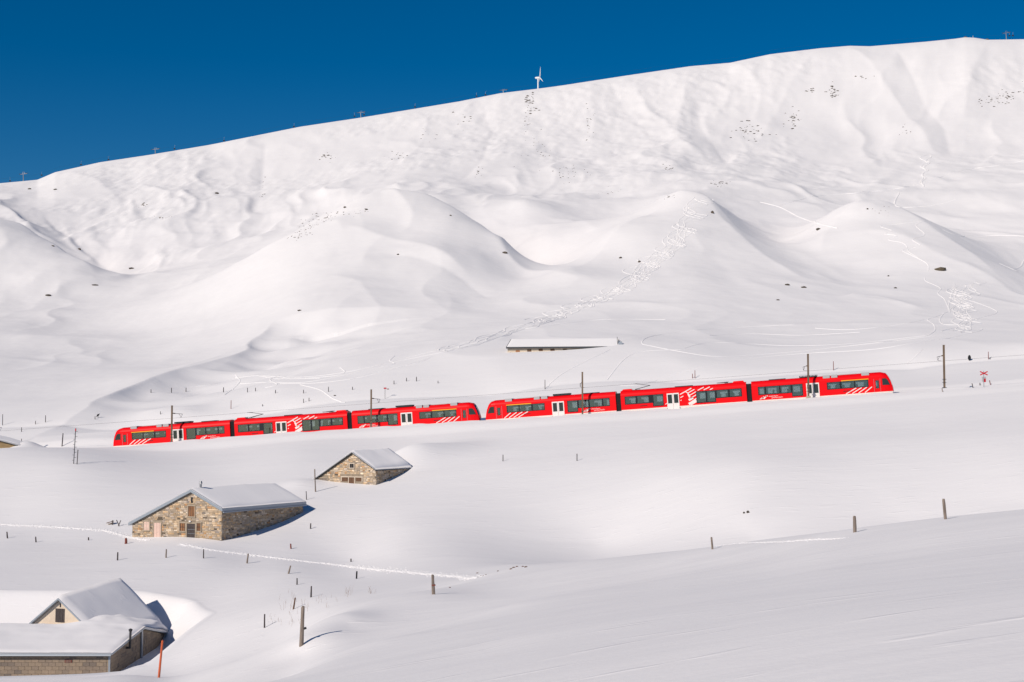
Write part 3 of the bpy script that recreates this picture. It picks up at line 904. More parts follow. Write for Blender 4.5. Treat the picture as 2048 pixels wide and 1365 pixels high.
def end_car(parent, x_at, mirror):
    L_ = END_L
    fx = (lambda x: x_at + L_ - x) if mirror else (lambda x: x_at + x)
    s1 = [(3.60, 9.85, 0.88, 2.02)]
    p1 = [(3.72, 5.58, 0.98, 1.94), (5.76, 7.64, 0.98, 1.94), (7.92, 9.74, 0.98, 1.94)]
    s2 = [(13.50, 15.20, 0.24, 2.10), (15.20, 20.35, 0.80, 2.10)]
    p2 = [(13.60, 15.10, 0.34, 2.02), (15.36, 16.90, 0.90, 2.02), (17.10, 19.10, 0.90, 2.02), (19.32, 20.26, 0.90, 2.02)]
    cab = (2.04, 2.56, 0.55, 1.80)
    body = body_shell(L_, s1 + s2 + [cab], True, fx)
    car = body.obj('car_body', [M['red'], M['skirt'], M['lining'], M['darkglass']], parent)
    windows(car, [(s1, p1), (s2, p2), ([cab], [(2.08, 2.52, 0.60, 1.75)])], fx)
    for sgn in (-1, 1):                                   # cab side window, follows the rake of the nose
        w = MB()
        y = sgn * 1.325
        pts = [(0.42, 1.00, 1.24), (1.55, 1.00, 1.335), (1.55, 2.02, 1.335), (1.0, 2.02, 1.30), (0.72, 1.75, 1.265)]
        w.face([(fx(x), sgn * (yy + 0.008), z) for x, z, yy in pts])
        w.face([(fx(x), sgn * (yy - 0.02), z) for x, z, yy in pts[::-1]])
        w.obj('cab_window', M['darkglass'], car)
        g = MB()
        for xx in (1.86, 2.80):
            a, b = sorted((fx(xx - .018), fx(xx + .018)))
            ys = sorted((sgn * 1.331, sgn * 1.342))
            g.box(a, b, *ys, 0.02, 2.02)
        g.obj('handrail', M['steel'], car)
        for xb, xt in ((3.13, 4.24), (3.90, 5.19), (4.66, 6.13), (5.46, 7.07)):
            st = MB()
            if mirror: strip(st, (x_at + L_ - xt, 0.05), (x_at + L_ - xb, 0.86), 0.13, sgn * 1.336)
            else: strip(st, (x_at + xb, 0.05), (x_at + xt, 0.86), 0.13, sgn * 1.336)
            st.obj('white_stripe', M['white'], car)
        a, b = sorted((fx(3.55), fx(7.66)))
        ye = MB(); ye.box(a, b, *sorted((sgn * 1.332, sgn * 1.341)), 2.025, 2.16)
        ye.obj('yellow_stripe', M['yellow'], car)
        a, b = sorted((fx(6.35), fx(7.45)))
        v = MB(); v.box(a, b, *sorted((sgn * 1.332, sgn * 1.343)), 0.42, 0.52)
        v.obj('vent_slot', M['frame'], car)
    doors(car, 11.02, 12.98, fx)
    seats(car, [4.1, 5.3, 6.2, 7.3, 8.4, 9.4, 15.8, 17.0, 18.0, 19.1], fx)
    for xa, xb in ((3.4, 4.55), (8.15, 9.10), (9.30, 10.35)):
        a, b = sorted((fx(xa), fx(xb)))
        u = MB(); u.box(a, b, -1.27, 1.27, 2.66, 3.14)
        o = u.obj('roof_unit', M['roofgrey'], car, bevel=0.03)
    a, b = sorted((fx(11.2), fx(13.9)))
    u = MB()
    u.box(a, b, -0.85, 0.85, 3.08, 3.16)
    k = 0
    while a + k * .22 < b:
        u.box(a + k * .22, a + k * .22 + .12, -0.86, 0.86, 3.16, 3.34); k += 1
    u.obj('brake_resistor', M['roofdark'], car)
    a, b = sorted((fx(16.0), fx(18.6)))
    u = MB(); u.box(a, b, -0.7, 0.7, 3.04, 3.15); u.obj('roof_cover', M['roofdark'], car)
    a, b = sorted((fx(5.2), fx(7.9)))
    u = MB(); u.box(a, b, -0.6, 0.6, 3.03, 3.10); u.obj('roof_walkway', M['roofgrey'], car)
    # emblem and two lines of lettering low on the side
    x0 = (x_at + L_ - 19.1) if mirror else x_at + 17.0
    em = MB()
    for i, (p, q) in enumerate([((0.0, .16), (0.55, .50)), ((0.16, .16), (0.62, .56)), ((0.5, .18), (0.95, .62)), ((0.62, .16), (1.15, .66)), ((0.35, .30), (0.55, .18)), ((0.85, .5), (1.25, .60))]):
        strip(em, (x0 - 1.05 + p[0], p[1]), (x0 - 1.05 + q[0], q[1]), 0.10, -1.3352)
    em.obj('emblem', M['white'], car)
    lettering('matterhorn', 0.30, x0 + .32, 0.44, -1.336, car)
    lettering('gotthard bahn', 0.30, x0 + .75, 0.20, -1.336, car)
    return car

def mid_car(parent, x_at):
    L_ = MID_L
    fx = lambda x: x_at + x
    s1 = [(0.62, 5.05, 0.80, 2.10), (5.05, 6.75, 0.24, 2.10)]
    p1 = [(0.74, 2.35, 0.92, 2.0), (2.62, 4.40, 0.92, 2.0), (5.18, 6.64, 0.36, 2.0)]
    s2 = [(11.9, 14.95, 0.24, 2.10), (14.95, 19.0, 0.80, 2.10)]
    p2 = [(12.02, 13.35, 0.36, 2.0), (13.62, 14.80, 0.36, 2.0), (15.12, 16.85, 0.92, 2.0), (17.15, 18.86, 0.92, 2.0)]
    car = body_shell(L_, s1 + s2, False, fx).obj('car_body', [M['red'], M['skirt'], M['lining'], M['darkglass']], parent)
    windows(car, [(s1, p1), (s2, p2)], fx)
    doors(car, 7.30, 9.20, fx)
    seats(car, [1.2, 2.4, 3.3, 4.5, 15.5, 16.6, 17.6, 18.6], fx)
    # white brush-stroke artwork, read off as lines
    def q(X, Y):
        px = 1300 + X / 10.24
        s = ((px - CX) / (1 + 7e-5 * (px - CX)) - (1241.5 - CX) / (1 + 7e-5 * (1241.5 - CX))) * UNIT
        z = (565 - 0.0725 * X - Y) / 10.24 * 0.0785
        return (x_at + s, z)
    for (p, r, w) in [((615, 285), (860, 155), .15), ((735, 225), (790, 265), .14), ((790, 250), (920, 180), .13), ((815, 300), (958, 222), .13), ((825, 362), (958, 288), .13),
                      ((850, 425), (960, 355), .12), ((785, 270), (815, 345), .26), ((790, 400), (880, 352), .34), ((785, 482), (940, 398), .40), ((822, 505), (960, 422), .13),
                      ((620, 350), (685, 315), .12), ((306, 488), (372, 442), .10), ((985, 200), (1115, 135), .13), ((1110, 190), (1240, 128), .13), ((1235, 186), (1300, 156), .12), ((620, 410), (642, 398), .10)]:
        art = MB(); strip(art, q(*p), q(*r), w, -1.3355 - .0004 * random.random()); art.obj('white_stroke', M['white'], car)
    v = MB(); v.box(fx(3.0), fx(4.15), -1.343, -1.332, 0.40, 0.50); v.obj('vent_slot', M['frame'], car)
    for a, b in ((0.15, 1.9), (17.6, 19.5)):
        u = MB(); u.prism([(fx(a), 3.0), (fx(b), 3.0), (fx(b - .2), 3.28), (fx(a + .25), 3.28)], 1, -0.75, 0.75)
        o = u.obj('roof_hump', M['red'], car)
    u = MB(); u.box(fx(8.6), fx(11.4), -0.7, 0.7, 3.04, 3.15); u.obj('roof_cover', M['roofdark'], car)
    for raised, bx, kx, hx in ((True, 2.35, 4.65, 2.35), (False, 16.9, 15.2, 16.9)):
        p = MB()
        zk, zh = (3.62, 4.05) if raised else (3.22, 3.28)
        for y in (-.35, .35):
            p.tube((fx(bx), y, 3.05), (fx(bx), y, 3.2), .05)
            p.tube((fx(bx), y, 3.18), (fx(kx), y * .4, zk), .035)
        p.tube((fx(kx), -.15, zk), (fx(kx), .15, zk), .05)
        for y in (-.12, .12):
            p.tube((fx(kx), y, zk), (fx(hx), y * 2, zh), .03)
        for dx in (-.16, .16):
            p.tube((fx(hx + dx), -.75, zh), (fx(hx + dx), .75, zh), .03)
        p.box(fx(bx - .5), fx(bx + .7), -.55, .55, 3.04, 3.10)
        p.obj('pantograph', M['darksteel'], car)
    return car

def train_unit(mtx, label, hang):
    root = empty('red_train', mtx, label, 'train', 'red three-car train sets on the mountain railway')
    end_car(root, 0.0, False)
    mid_car(root, END_L + GAP_L)
    end_car(root, END_L + MID_L + 2 * GAP_L, True)
    for x in (END_L, END_L + GAP_L + MID_L):
        g = MB()
        nf = 7
        for k in range(nf):
            a = x + .02 + (GAP_L - .04) * k / nf
            b = x + .02 + (GAP_L - .04) * (k + 1) / nf
            m = (a + b) / 2
            g.box(a, m, -1.14, 1.14, -0.45, 2.72)
            g.box(m, b, -1.08, 1.08, -0.42, 2.66)
        g.obj('gangway_bellows', M['black'], root)
    return root

UL = 2 * END_L + MID_L + 2 * GAP_L
rot = Matrix((ex, ey, ez)).transposed().to_4x4()
t1 = train_unit(Matrix.Translation(org) @ rot, 'red three-car train set running behind the snowed-in stone barns', 0)
s2 = (-53.2 + 846.3) * UNIT
t2 = copy_tree(t1)
t2.matrix_world = Matrix.Translation(org + ex * s2) @ rot
t2['label'] = 'red three-car train set nearest the red crossing sign, pantograph raised over its middle car'
cp_ = MB()
gx = s2 - UL
cp_.box(UL - .25, s2 + .25, -0.20, 0.20, -0.30, 0.02)
cp_.box(UL + .12, UL + gx - .12, -0.62, 0.62, -0.38, 0.36)
co_ = cp_.obj('coupler', M['coupler'])
co_.matrix_world = Matrix.Translation(org) @ rot
props(co_, 'blue coupling between the noses of the two red train sets', 'coupler')

# ------------------------------------------------------------------ overhead line
def track_pt(s, n_=0.0, z=0.0):
    return org + ex * s + ey * n_ + Vector((0, 0, z))
WIRE_Z = 4.06
poles = [(-22, 905, 0, 'catenary mast'), (343, 888, 76, ''), (742, 861, 81, ''), (1165, 843, 98, ''), (1617, 797, 88, ''), (1889, 780, 89, '')]
pl = ['dark mast at the left edge, arm over the empty track', 'dark overhead-line mast beside the last door of the left train set',
      'brown overhead-line mast in front of the third car of the left train set', 'overhead-line mast on a pale concrete footing before the right train set',
      'overhead-line mast in front of the rear door of the right train set', 'brown overhead-line mast on open snow beside the red crossing sign']
wire_pts = []
for i, (px, row, hp, _) in enumerate(poles):
    u, t = ray(px, row)
    # masts stand 2.9 m in front of the track centre
    nn = -2.95
    b0 = org + ey * nn
    # solve for the distance along the track on this sight line
    den = exh.x - u * exh.y
    s = (u * b0.y - b0.x) / den
    b = b0 + exh * s
    gz = ground(b.x, b.y)
    sc = b.y / F
    top = P(px, row - (hp or 88), b.y).z
    base = P(px, row, b.y).z
    rt = empty('catenary_mast', Matrix.Translation((b.x, b.y, base)), pl[i], 'mast', 'overhead line masts beside the track')
    h = top - base
    m = MB()
    for yy in (-.11, .11):
        m.box(-.125, .125, yy - .018, yy + .018, -1.0, h)
    m.box(-.02, .02, -.092, .092, -1.0, h)
    m.box(-.15, .15, -.15, .15, h, h + .05)
    m.obj('post', M['mast'], rt)
    f = MB()
    if i == 3: f.box(-.36, .36, -.36, .36, -1.6, .95)
    else: f.box(-.30, .30, -.30, .30, -1.2, .35)
    f.obj('footing', M['concrete'] if i in (3, 4) else M['darksteel'], rt, bevel=.04)
    c = MB()
    for z in (1.05, 1.55):
        c.box(-.27, .27, -.17, .17, z, z + .06)
    c.obj('clamp', M['darksteel'], rt)
    wz = (track_pt(s, 0, WIRE_Z).z - base)
    side = 1 if px < 1100 else -1
    tip = Vector((exh * (0.9 * side) + ey * (2.95)))
    az = min(wz + .75, h - .5)
    ar = MB()
    ar.tube((0, 0, az), (tip.x * .85, tip.y * .85, wz + .62), .035)
    ar.tube((tip.x * .55, tip.y * .55, wz + .68), (tip.x * .75, tip.y * .75, wz + .08), .025)
    ar.tube((tip.x * .85, tip.y * .85, wz + .62), (tip.x * .75, tip.y * .75, wz + .08), .025)
    ar.tube((tip.x * .75, tip.y * .75, wz + .08), (ey.x * 2.95, ey.y * 2.95, wz), .02)
    ar.obj('cantilever_arm', M['darksteel'], rt)
    ins = MB()
    for k in range(4):
        p = Vector((0, 0, az)).lerp(Vector((tip.x * .85, tip.y * .85, wz + .62)), .12 + .05 * k)
        p2 = Vector((0, 0, az)).lerp(Vector((tip.x * .85, tip.y * .85, wz + .62)), .14 + .05 * k)
        ins.tube(p, p2, .085, n=10)
    ins.obj('insulator', M['brownwood'], rt)
    wire_pts.append(s)
w = MB()
ss = sorted(wire_pts)
ss = [ss[0] - 60] + ss + [ss[-1] + 70]
for a, b in zip(ss[:-1], ss[1:]):
    for k in range(8):
        f0, f1 = k / 8, (k + 1) / 8
        p = track_pt(a + (b - a) * f0, 0, WIRE_Z); q_ = track_pt(a + (b - a) * f1, 0, WIRE_Z)
        w.tube(p, q_, .013, n=5, cap=False)
        sg0 = 4 * f0 * (1 - f0) * .45; sg1 = 4 * f1 * (1 - f1) * .45
props(w.obj('contact_wire', M['darksteel']), 'thin contact wire strung above the railway track', 'wire')

# ------------------------------------------------------------------ stone barns
def in_poly(x, z, poly):
    c = False
    for i in range(len(poly)):
        x0, z0 = poly[i]; x1, z1 = poly[(i + 1) % len(poly)]
        if (z0 > z) != (z1 > z) and x < (x1 - x0) * (z - z0) / (z1 - z0) + x0: c = not c
    return c
STONES = [(.40, .30, .20), (.34, .26, .18), (.46, .35, .24), (.30, .24, .18), (.38, .31, .24), (.27, .22, .17), (.43, .30, .18), (.36, .30, .25), (.48, .40, .31)]
ODD = [(.36, .20, .10), (.50, .37, .24), (.14, .11, .08), (.38, .23, .12), (.10, .08, .06), (.22, .19, .17), (.55, .44, .32)]
def rubble(mb, poly, opens, place, zlo, zhi, seed, hmin=.12, hmax=.26, wmin=.18, wmax=.60, tint=1.0):
    r = random.Random(seed)
    xs = [p[0] for p in poly]
    z = zlo
    while z < zhi:
        h = r.uniform(hmin, hmax)
        x = min(xs) - r.uniform(0, .3)
        while x < max(xs):
            wd = r.uniform(wmin, wmax) * (1.3 if r.random() < .1 else 1)
            a, b, c, d = x + .015, x + wd - .015, z + .012, z + h - .012
            x += wd
            a = max(a, min(xs) + .01); b = min(b, max(xs) - .01)
            if b - a < .1: continue
            # trim under the roof line
            while d - c > .07 and not (in_poly(a, d, poly) and in_poly(b, d, poly)): d -= .04
            if d - c <= .07: continue
            if not (in_poly(a + .01, c, poly) and in_poly(b - .01, c, poly)): continue
            for o in opens:
                if a < o[1] and b > o[0] and c < o[3] - .03 and d > o[2] + .03:
                    if a < o[0] - .08: b = o[0] - .01
                    elif b > o[1] + .08: a = o[1] + .01
                    else: b = a
            if b - a < .08: continue
            pr = r.uniform(.015, .05)
            j = lambda k: r.uniform(-k, k)
            fr = [(a + j(.03), c + j(.02)), (b + j(.03), c + j(.02)), (b + j(.04), d + j(.02)), (a + j(.04), d + j(.02))]
            cx, cz = (a + b) / 2, (c + d) / 2
            inn = [(cx + (p[0] - cx) * .86, cz + (p[1] - cz) * .78) for p in fr]
            col = r.choice(ODD) if r.random() < .11 else r.choice(STONES)
            k = r.uniform(.78, 1.18) * tint
            col = tuple(v * k for v in col)
            vs = [place(p[0], p[1], 0.0) for p in fr] + [place(p[0], p[1], pr * .65) for p in fr] + [place(p[0], p[1], pr) for p in inn]
            mb.quads(vs, [(0, 1, 5, 4), (1, 2, 6, 5), (2, 3, 7, 6), (3, 0, 4, 7), (4, 5, 9, 8), (5, 6, 10, 9), (6, 7, 11, 10), (7, 4, 8, 11), (8, 9, 10, 11)], 0, col)
        z += h

def snow_sheet(parent, xs, ys, zfun, thick, name='roof_snow', seed=0, base=0.0):
    """soft-edged blanket of snow over a roof surface zfun(x, y)"""
    nx, ny_ = len(xs), len(ys)
    top, vs, fs = {}, [], []
    for j, y in enumerate(ys):
        for i, x in enumerate(xs):
            e = min(min(x - xs[0], xs[-1] - x), min(y - ys[0], ys[-1] - y))
            k = 1 - (1 - min(e / .45, 1)) ** 2
            t = thick(x, y) * (0.25 + 0.75 * k)
            t *= 1 + 0.55 * float(fbm(np.array([x / 2.2 + seed]), np.array([y / 2.2]), 91 + seed, 3)[0])
            vs.append((x, y, zfun(x, y) + base + t))
    off = len(vs)
    for j, y in enumerate(ys):
        for i, x in enumerate(xs):
            vs.append((x, y, zfun(x, y) + base + 0.004))
    idx = lambda i, j: j * nx + i
    for j in range(ny_ - 1):
        for i in range(nx - 1):
            fs.append((idx(i, j), idx(i + 1, j), idx(i + 1, j + 1), idx(i, j + 1)))
    for i in range(nx - 1):
        for j in (0, ny_ - 1):
            fs.append((idx(i, j), idx(i + 1, j), off + idx(i + 1, j), off + idx(i, j)))
    for j in range(ny_ - 1):
        for i in (0, nx - 1):
            fs.append((idx(i, j), idx(i, j + 1), off + idx(i, j + 1), off + idx(i, j)))
    mb = MB(); mb.quads(vs, fs)
    return mb.obj(name, M['roofsnow'], parent, smooth=True)

class Frame:
    """wall-aligned frame at a building corner"""
    def __init__(s, o, alpha):
        s.o = o
        s.ex = Vector((math.cos(alpha), -math.sin(alpha), 0)); s.ey = Vector((math.sin(alpha), math.cos(alpha), 0))
        s.m = Matrix.Translation(o) @ Matrix((s.ex, s.ey, Vector((0, 0, 1)))).transposed().to_4x4()
    def fac(s, px, row, y=0.0):
        u, t = ray(px, row); d = Vector((u, 1, t))
        o = s.o + s.ey * y
        k = o.dot(s.ey) / d.dot(s.ey)
        r = d * k - s.o
        return r.dot(s.ex), r.z
    def side(s, px, row, x=0.0):
        u, t = ray(px, row); d = Vector((u, 1, t))
        o = s.o + s.ex * x
        k = o.dot(s.ex) / d.dot(s.ex)
        r = d * k - s.o
        return r.dot(s.ey), r.z

def barn(label, o, alpha, left, apex, eave, far, fascia, snow_t, seed, opens_px, overh=.32, tint=1.28):
    fr = Frame(o, alpha)
    xl, zl = fr.fac(*left); xa, za = fr.fac(*apex); _, zr = fr.fac(*eave)
    Ln, _ = fr.side(*far)
    root = empty('stone_barn', fr.m, label, 'barn')
    opens = []
    for (x0, y0, x1, y1) in opens_px:
        a, c = fr.fac(x0, y1); b, d = fr.fac(x1, y0)
        opens.append((a, b, c, d))
    gable = [(xl, -4), (0, -4), (0, zr), (xa, za), (xl, zl)]
    w = MB(); w.prism(gable, 1, 0.0, Ln)
    w.obj('wall', M['mortar'], root)
    s = MB()
    rubble(s, gable, opens, lambda a, z, p: (a, -p, z), -1.2, za, seed, tint=tint)
    rubble(s, [(0, -4), (Ln, -4), (Ln, zr), (0, zr)], [], lambda a, z, p: (p, a, z), -1.2, zr, seed + 1, tint=tint * .92)
    so = s.obj('stonework', M['stone'], root); so['kind'] = 'stuff'
    kr = (zr - za) / (0 - xa); kl = (za - zl) / (xa - xl)
    zf = lambda x: za + (kr * (x - xa) if x > xa else -kl * (xa - x))
    x0, x1 = xl - .35, overh
    rf = MB()
    t0, t1_ = .02, .02 + fascia
    rf.prism([(xa, zf(xa) + t0), (x1, zf(x1) + t0), (x1, zf(x1) + t1_), (xa, zf(xa) + t1_)], 1, -.34, Ln + .25)
    rf.prism([(x0, zf(x0) + t0), (xa - .002, zf(xa) + t0), (xa - .002, zf(xa) + t1_), (x0, zf(x0) + t1_)], 1, -.34, Ln + .25)
    roof = rf.obj('roof', M['zinc'] if fascia > .2 else M['zincdark'], root)
    xs = sorted(set([x0 + .06, x0 + .2] + list(np.linspace(x0 + .5, xa - .3, 9)) + [xa - .15, xa, xa + .15] + list(np.linspace(xa + .35, x1 - .5, 8)) + [x1 - .2, x1 - .06]))
    ys = sorted(set([-.30, -.15] + list(np.linspace(.15, Ln, 16)) + [Ln + .2]))
    snow_sheet(root, xs, ys, lambda x, y: zf(x) + t1_, snow_t, seed=seed)
    return fr, root, roof, opens, (xl, zl, xa, za, zr, Ln, zf)

def wood_door(fr, root, rect, m, planks=4, y=-.035, name='door', horiz=False):
    a, c = fr.fac(rect[0], rect[3]); b, d = fr.fac(rect[2], rect[1])
    mb = MB()
    for k in range(planks):
        if horiz:
            z0 = c + (d - c) * k / planks; z1 = c + (d - c) * (k + 1) / planks
            mb.box(a, b, y - .012 * (k % 2), y + .06, z0 + .008, z1 - .008)
        else:
            x0 = a + (b - a) * k / planks; x1 = a + (b - a) * (k + 1) / planks
            mb.box(x0 + .008, x1 - .008, y - .012 * (k % 2), y + .06, c, d)
    o = mb.obj(name, m, root)
    return o, (a, b, c, d)
def stone_frame(root, r, w=.16, y=-.085, m=None, sill=True):
    a, b, c, d = r
    mb = MB()
    mb.box(a - w, a, y, .02, c, d); mb.box(b, b + w, y, .02, c, d)
    mb.box(a - w - .04, b + w + .04, y - .01, .02, d, d + w)
    if sill: mb.box(a - w, b + w, y - .02, .02, c - w, c)
    return mb.obj('frame', m or M['dressed'], root, bevel=.012)

# big barn
o1 = P(443, 1085, 158)
op1 = [(285.5, 1041, 301.5, 1063), (305.5, 1043, 324.5, 1090), (372, 1045, 393, 1095), (358, 1044, 373, 1064.5), (392, 1044, 404.5, 1064.5), (375, 1010, 392.5, 1035.5), (382, 995, 386, 1006)]
f1, b1, r1, _, d1 = barn('large stone barn with zinc-edged roof and dark plank door', o1, R(27), (265, 1049), (385, 985), (443, 1021), (606, 1004), .30,
                         lambda x, y: .20, 3, op1)
dr, rr = wood_door(f1, b1, (374, 1048, 391, 1090), M['darkwood'], 6, horiz=True); stone_frame(b1, rr, .14, sill=False)
hb = MB()
for z in (rr[2] + .75, rr[2] + 1.25, rr[2] + 1.7): hb.box(rr[0] + .12, rr[1] - .04, -.065, -.05, z, z + .04)
hb.obj('hinge', M['steel'], dr)
for rect in ((360, 1047, 371, 1062), (394, 1047, 402, 1062)):
    wd, rr = wood_door(f1, b1, rect, M['warmwood'], 3, name='window_shutter'); stone_frame(b1, rr, .13)
    bars = MB()
    for k in range(3):
        x = rr[0] + (rr[1] - rr[0]) * (k + .5) / 3
        bars.tube((x, -.075, rr[2]), (x, -.075, rr[3]), .022)
    bars.box(rr[0], rr[1], -.08, -.06, (rr[2] + rr[3]) / 2 - .02, (rr[2] + rr[3]) / 2 + .02)
    bars.obj('bars', M['darksteel'], wd)
wd, rr = wood_door(f1, b1, (377, 1013, 390, 1033), M['warmwood'], 4, name='window_shutter'); stone_frame(b1, rr, .14)
bars = MB()
for k in range(4):
    x = rr[0] + (rr[1] - rr[0]) * (k + .5) / 4
    bars.tube((x, -.075, rr[2]), (x, -.075, rr[3]), .02)
bars.obj('bars', M['darksteel'], wd)
wood_door(f1, b1, (382, 995, 386, 1006), M['black'], 1, name='vent_slit')
wd, rr = wood_door(f1, b1, (288, 1044, 299, 1060), M['pink'], 4, name='window_shutter'); stone_frame(b1, rr, .15)
bt = MB()
for z in (rr[2] + .2, rr[3] - .25): bt.box(rr[0], rr[1], -.07, -.05, z, z + .05)
bt.obj('batten', M['cream'], wd)
wd, rr = wood_door(f1, b1, (308, 1046, 322, 1084), M['pink'], 5, name='door'); stone_frame(b1, rr, .15, sill=False)
wd['label'] = 'pale pink plank door'
lx, lz = f1.fac(382, 1043)
lm = MB(); lm.box(lx - .14, lx + .14, -.26, -.06, lz - .07, lz + .09); lm.obj('lamp', M['white'], b1, bevel=.05)
# cowl on the ridge
kx, ky = d1[2], 1.4
ch = MB()
zc = d1[6](kx) + .3
ch.tube((kx, ky, zc), (kx, ky, zc + .55), .13, n=12)
ch.tube((kx, ky, zc + .62), (kx, ky, zc + .90), .20, .14, n=12)
for k in range(4):
    ch.tube((kx + .14 * math.cos(k * 1.57), ky + .14 * math.sin(k * 1.57), zc + .5), (kx + .17 * math.cos(k * 1.57), ky + .17 * math.sin(k * 1.57), zc + .66), .015)
ch.obj('chimney_cowl', M['steel'], r1)
gt = MB()
gt.tube((.44, -.3, d1[6](.40) - .02), (.44, d1[5] + .2, d1[6](.40) - .02), .075, n=8)
gt.obj('gutter', M['zinc'], r1)

# small barn
o2 = P(752, 972, 185)
op2 = [(633, 952, 657, 975), (681, 950, 727, 968), (696, 952, 712, 990), (698, 925, 711, 939)]
f2, b2, r2, _, d2 = barn('small stone barn half buried in snow below the train', o2, R(27), (624, 965), (706, 907), (752, 941), (822, 940), .10,
                         lambda x, y: .30 + (.5 * max(0, (y - 5) / 6) if x > -4 else 0), 23, op2, overh=.15, tint=1.45)
wd, rr = wood_door(f2, b2, (634, 957, 655, 969), M['oldwood'], 5, name='window_shutter'); stone_frame(b2, rr, .12)
wd, rr = wood_door(f2, b2, (684, 955, 696, 963), M['brownwood'], 3, name='window_shutter', horiz=True)
wd2, rr2 = wood_door(f2, b2, (712, 955, 724, 963), M['brownwood'], 3, name='window_shutter', horiz=True)
stone_frame(b2, (rr[0], rr2[1], rr[2], rr[3]), .12, m=M['cream'], sill=False)
wd, rr = wood_door(f2, b2, (698, 955, 709, 990), M['brownwood'], 4, y=-.05); stone_frame(b2, rr, .10, y=-.10, m=M['cream'], sill=False)
wd, rr = wood_door(f2, b2, (700, 928, 708, 936), M['black'], 1, name='window'); stone_frame(b2, rr, .10, m=M['cream'])
mu = MB(); xm = (rr[0] + rr[1]) / 2
mu.box(xm - .02, xm + .02, -.08, -.05, rr[2], rr[3]); mu.obj('mullion', M['oldwood'], wd)

# ------------------------------------------------------------------ house with the concrete-block annex, lower left
YF = 110.0
hz = -20.0
hm = Matrix.Translation((HX, YF, hz))
house = empty('farmhouse', hm, 'low concrete-block farmhouse deep in snow with a cream plaster gable', 'house')
def hl(px, row, d):
    p = P(px, row, d); return p.x - HX, p.y - YF, p.z - hz
WID, DEP = 20.0, 17.1
zfr = hl(228, 1309, YF)[2]
yap = 9.2
zap = hl(290, 1259, YF + yap)[2]
zbk = hl(335, 1268, YF + DEP)[2]
wl = MB()
wl.prism([(0, -2.0), (DEP, -2.0), (DEP, zbk), (yap, zap), (0, zfr)], 0, -WID, -.022)
wl.obj('wall_core', M['mortar'], house)
# front: blocks laid one by one
bw, bh = .52, .29
blk_meshes = []
for k in range(4):
    mb = MB(); e = .005 + .003 * k
    mb.box(e, bw - e, -.022, .02, e, bh - e)
    blk_meshes.append(mb.mesh('block', M['block']))
half = MB(); half.box(.006, bw / 2 - .006, -.022, .02, .006, bh - .006); half_me = half.mesh('block', M['block'])
rr_ = random.Random(5)
row = 0
z = zfr - .03 - bh
while z > -.9:
    x = -WID + (0 if row % 2 else -bw / 2)
    while x < -bw * .4:
        if x + bw > -.09:
            me_ = half_me
        else: me_ = rr_.choice(blk_meshes)
        if x > -WID - .1 and x + (bw / 2 if me_ is half_me else bw) <= -.08 + .3:
            o = bpy.data.objects.new('block', me_); COL.objects.link(o); o.parent = house
            o.location = (x, -rr_.uniform(0, .012), z)
        x += bw
    z -= bh; row += 1
# right end wall: the same blocks turned, under the sloping verge
z0 = -.9
row = 0
sb = MB(); sb.box(-.09, .0, .006, bw - .006, .006, bh - .006); sb_me = sb.mesh('block', M['block'])
while z0 < zap:
    y = (0 if row % 2 else -bw / 2) + .02
    while y < DEP:
        top = z0 + bh
        lim = lambda yy: zfr + (zap - zfr) * yy / yap if yy < yap else zap + (zbk - zap) * (yy - yap) / (DEP - yap)
        if y >= 0 and y + bw <= DEP and top < min(lim(y), lim(y + bw)) + .02 and not (yap - .35 < y + bw / 2 < yap + .3):
            o = bpy.data.objects.new('block', sb_me); COL.objects.link(o); o.parent = house
            o.location = (rr_.uniform(-.004, .010), y, z0)
        y += bw
    z0 += bh; row += 1
vent = MB(); x, _, zz = hl(137, 1323, YF); vent.box(x - .27, x + .27, -.065, -.015, zz - .10, zz + .10)
vo = vent.obj('vent_grille', M['rust'], house)
for k in range(3):
    sl = MB(); sl.box(x - .22, x + .22, -.08, -.066, zz - .075 + k * .06, zz - .045 + k * .06); sl.obj('slat', M['oldwood'], vo)
dp = MB(); dp.box(.02, .14, yap - .26, yap + .04, -1.2, zap - .1); dp.obj('corner_post', M['zinc'], house)
cpst = MB(); cpst.box(-.10, .03, -.06, .05, -1.2, zfr - .02); cpst.obj('corner_post', M['zinc'], house)
# low roof: sheet, fascia, snow
zr_ = lambda x, y: (zfr + (zap - zfr) * y / yap if y < yap else zap + (zbk - zap) * (y - yap) / (DEP - yap))
rf = MB()
rf.prism([(-.40, zr_(0, -.4) + .03), (yap, zap + .03), (yap, zap + .14), (-.40, zr_(0, -.4) + .14)], 0, -WID, .28)
rf.prism([(yap + .002, zap + .03), (DEP + .5, zr_(0, DEP + .5) + .03), (DEP + .5, zr_(0, DEP + .5) + .14), (yap + .002, zap + .14)], 0, -WID, .28)
lowroof = rf.obj('roof', M['zinc'], house)
gt = MB(); gt.tube((-WID, -.46, zr_(0, -.4) + .02), (.2, -.46, zr_(0, -.4) + .02), .08); gt.obj('gutter', M['zinc'], lowroof)
xs = [-WID + .05] + list(np.linspace(-WID + .6, -.7, 60)) + [-.3, -.05, .14, .24]
ys = [-.36, -.25, -.05] + list(np.linspace(.4, yap - .5, 22)) + [yap - .2, yap, yap + .2] + list(np.linspace(yap + .6, DEP - .4, 16)) + [DEP, DEP + .3, DEP + .44]
def annex_snow(x, y):
    v = Vector((x, y, 0)) - g0
    a = v.dot(gex); b = v.dot(gey)
    bank = .85 * math.exp(-((a - .4) / 2.2) ** 2) * float(sstep(-2.0, 3.5, b))
    return .16 + .16 * min(max(y, 0) / 6, 1) + bank
al = R(20)
pg = Vector(hl(172, 1250, 138.2 * HS))
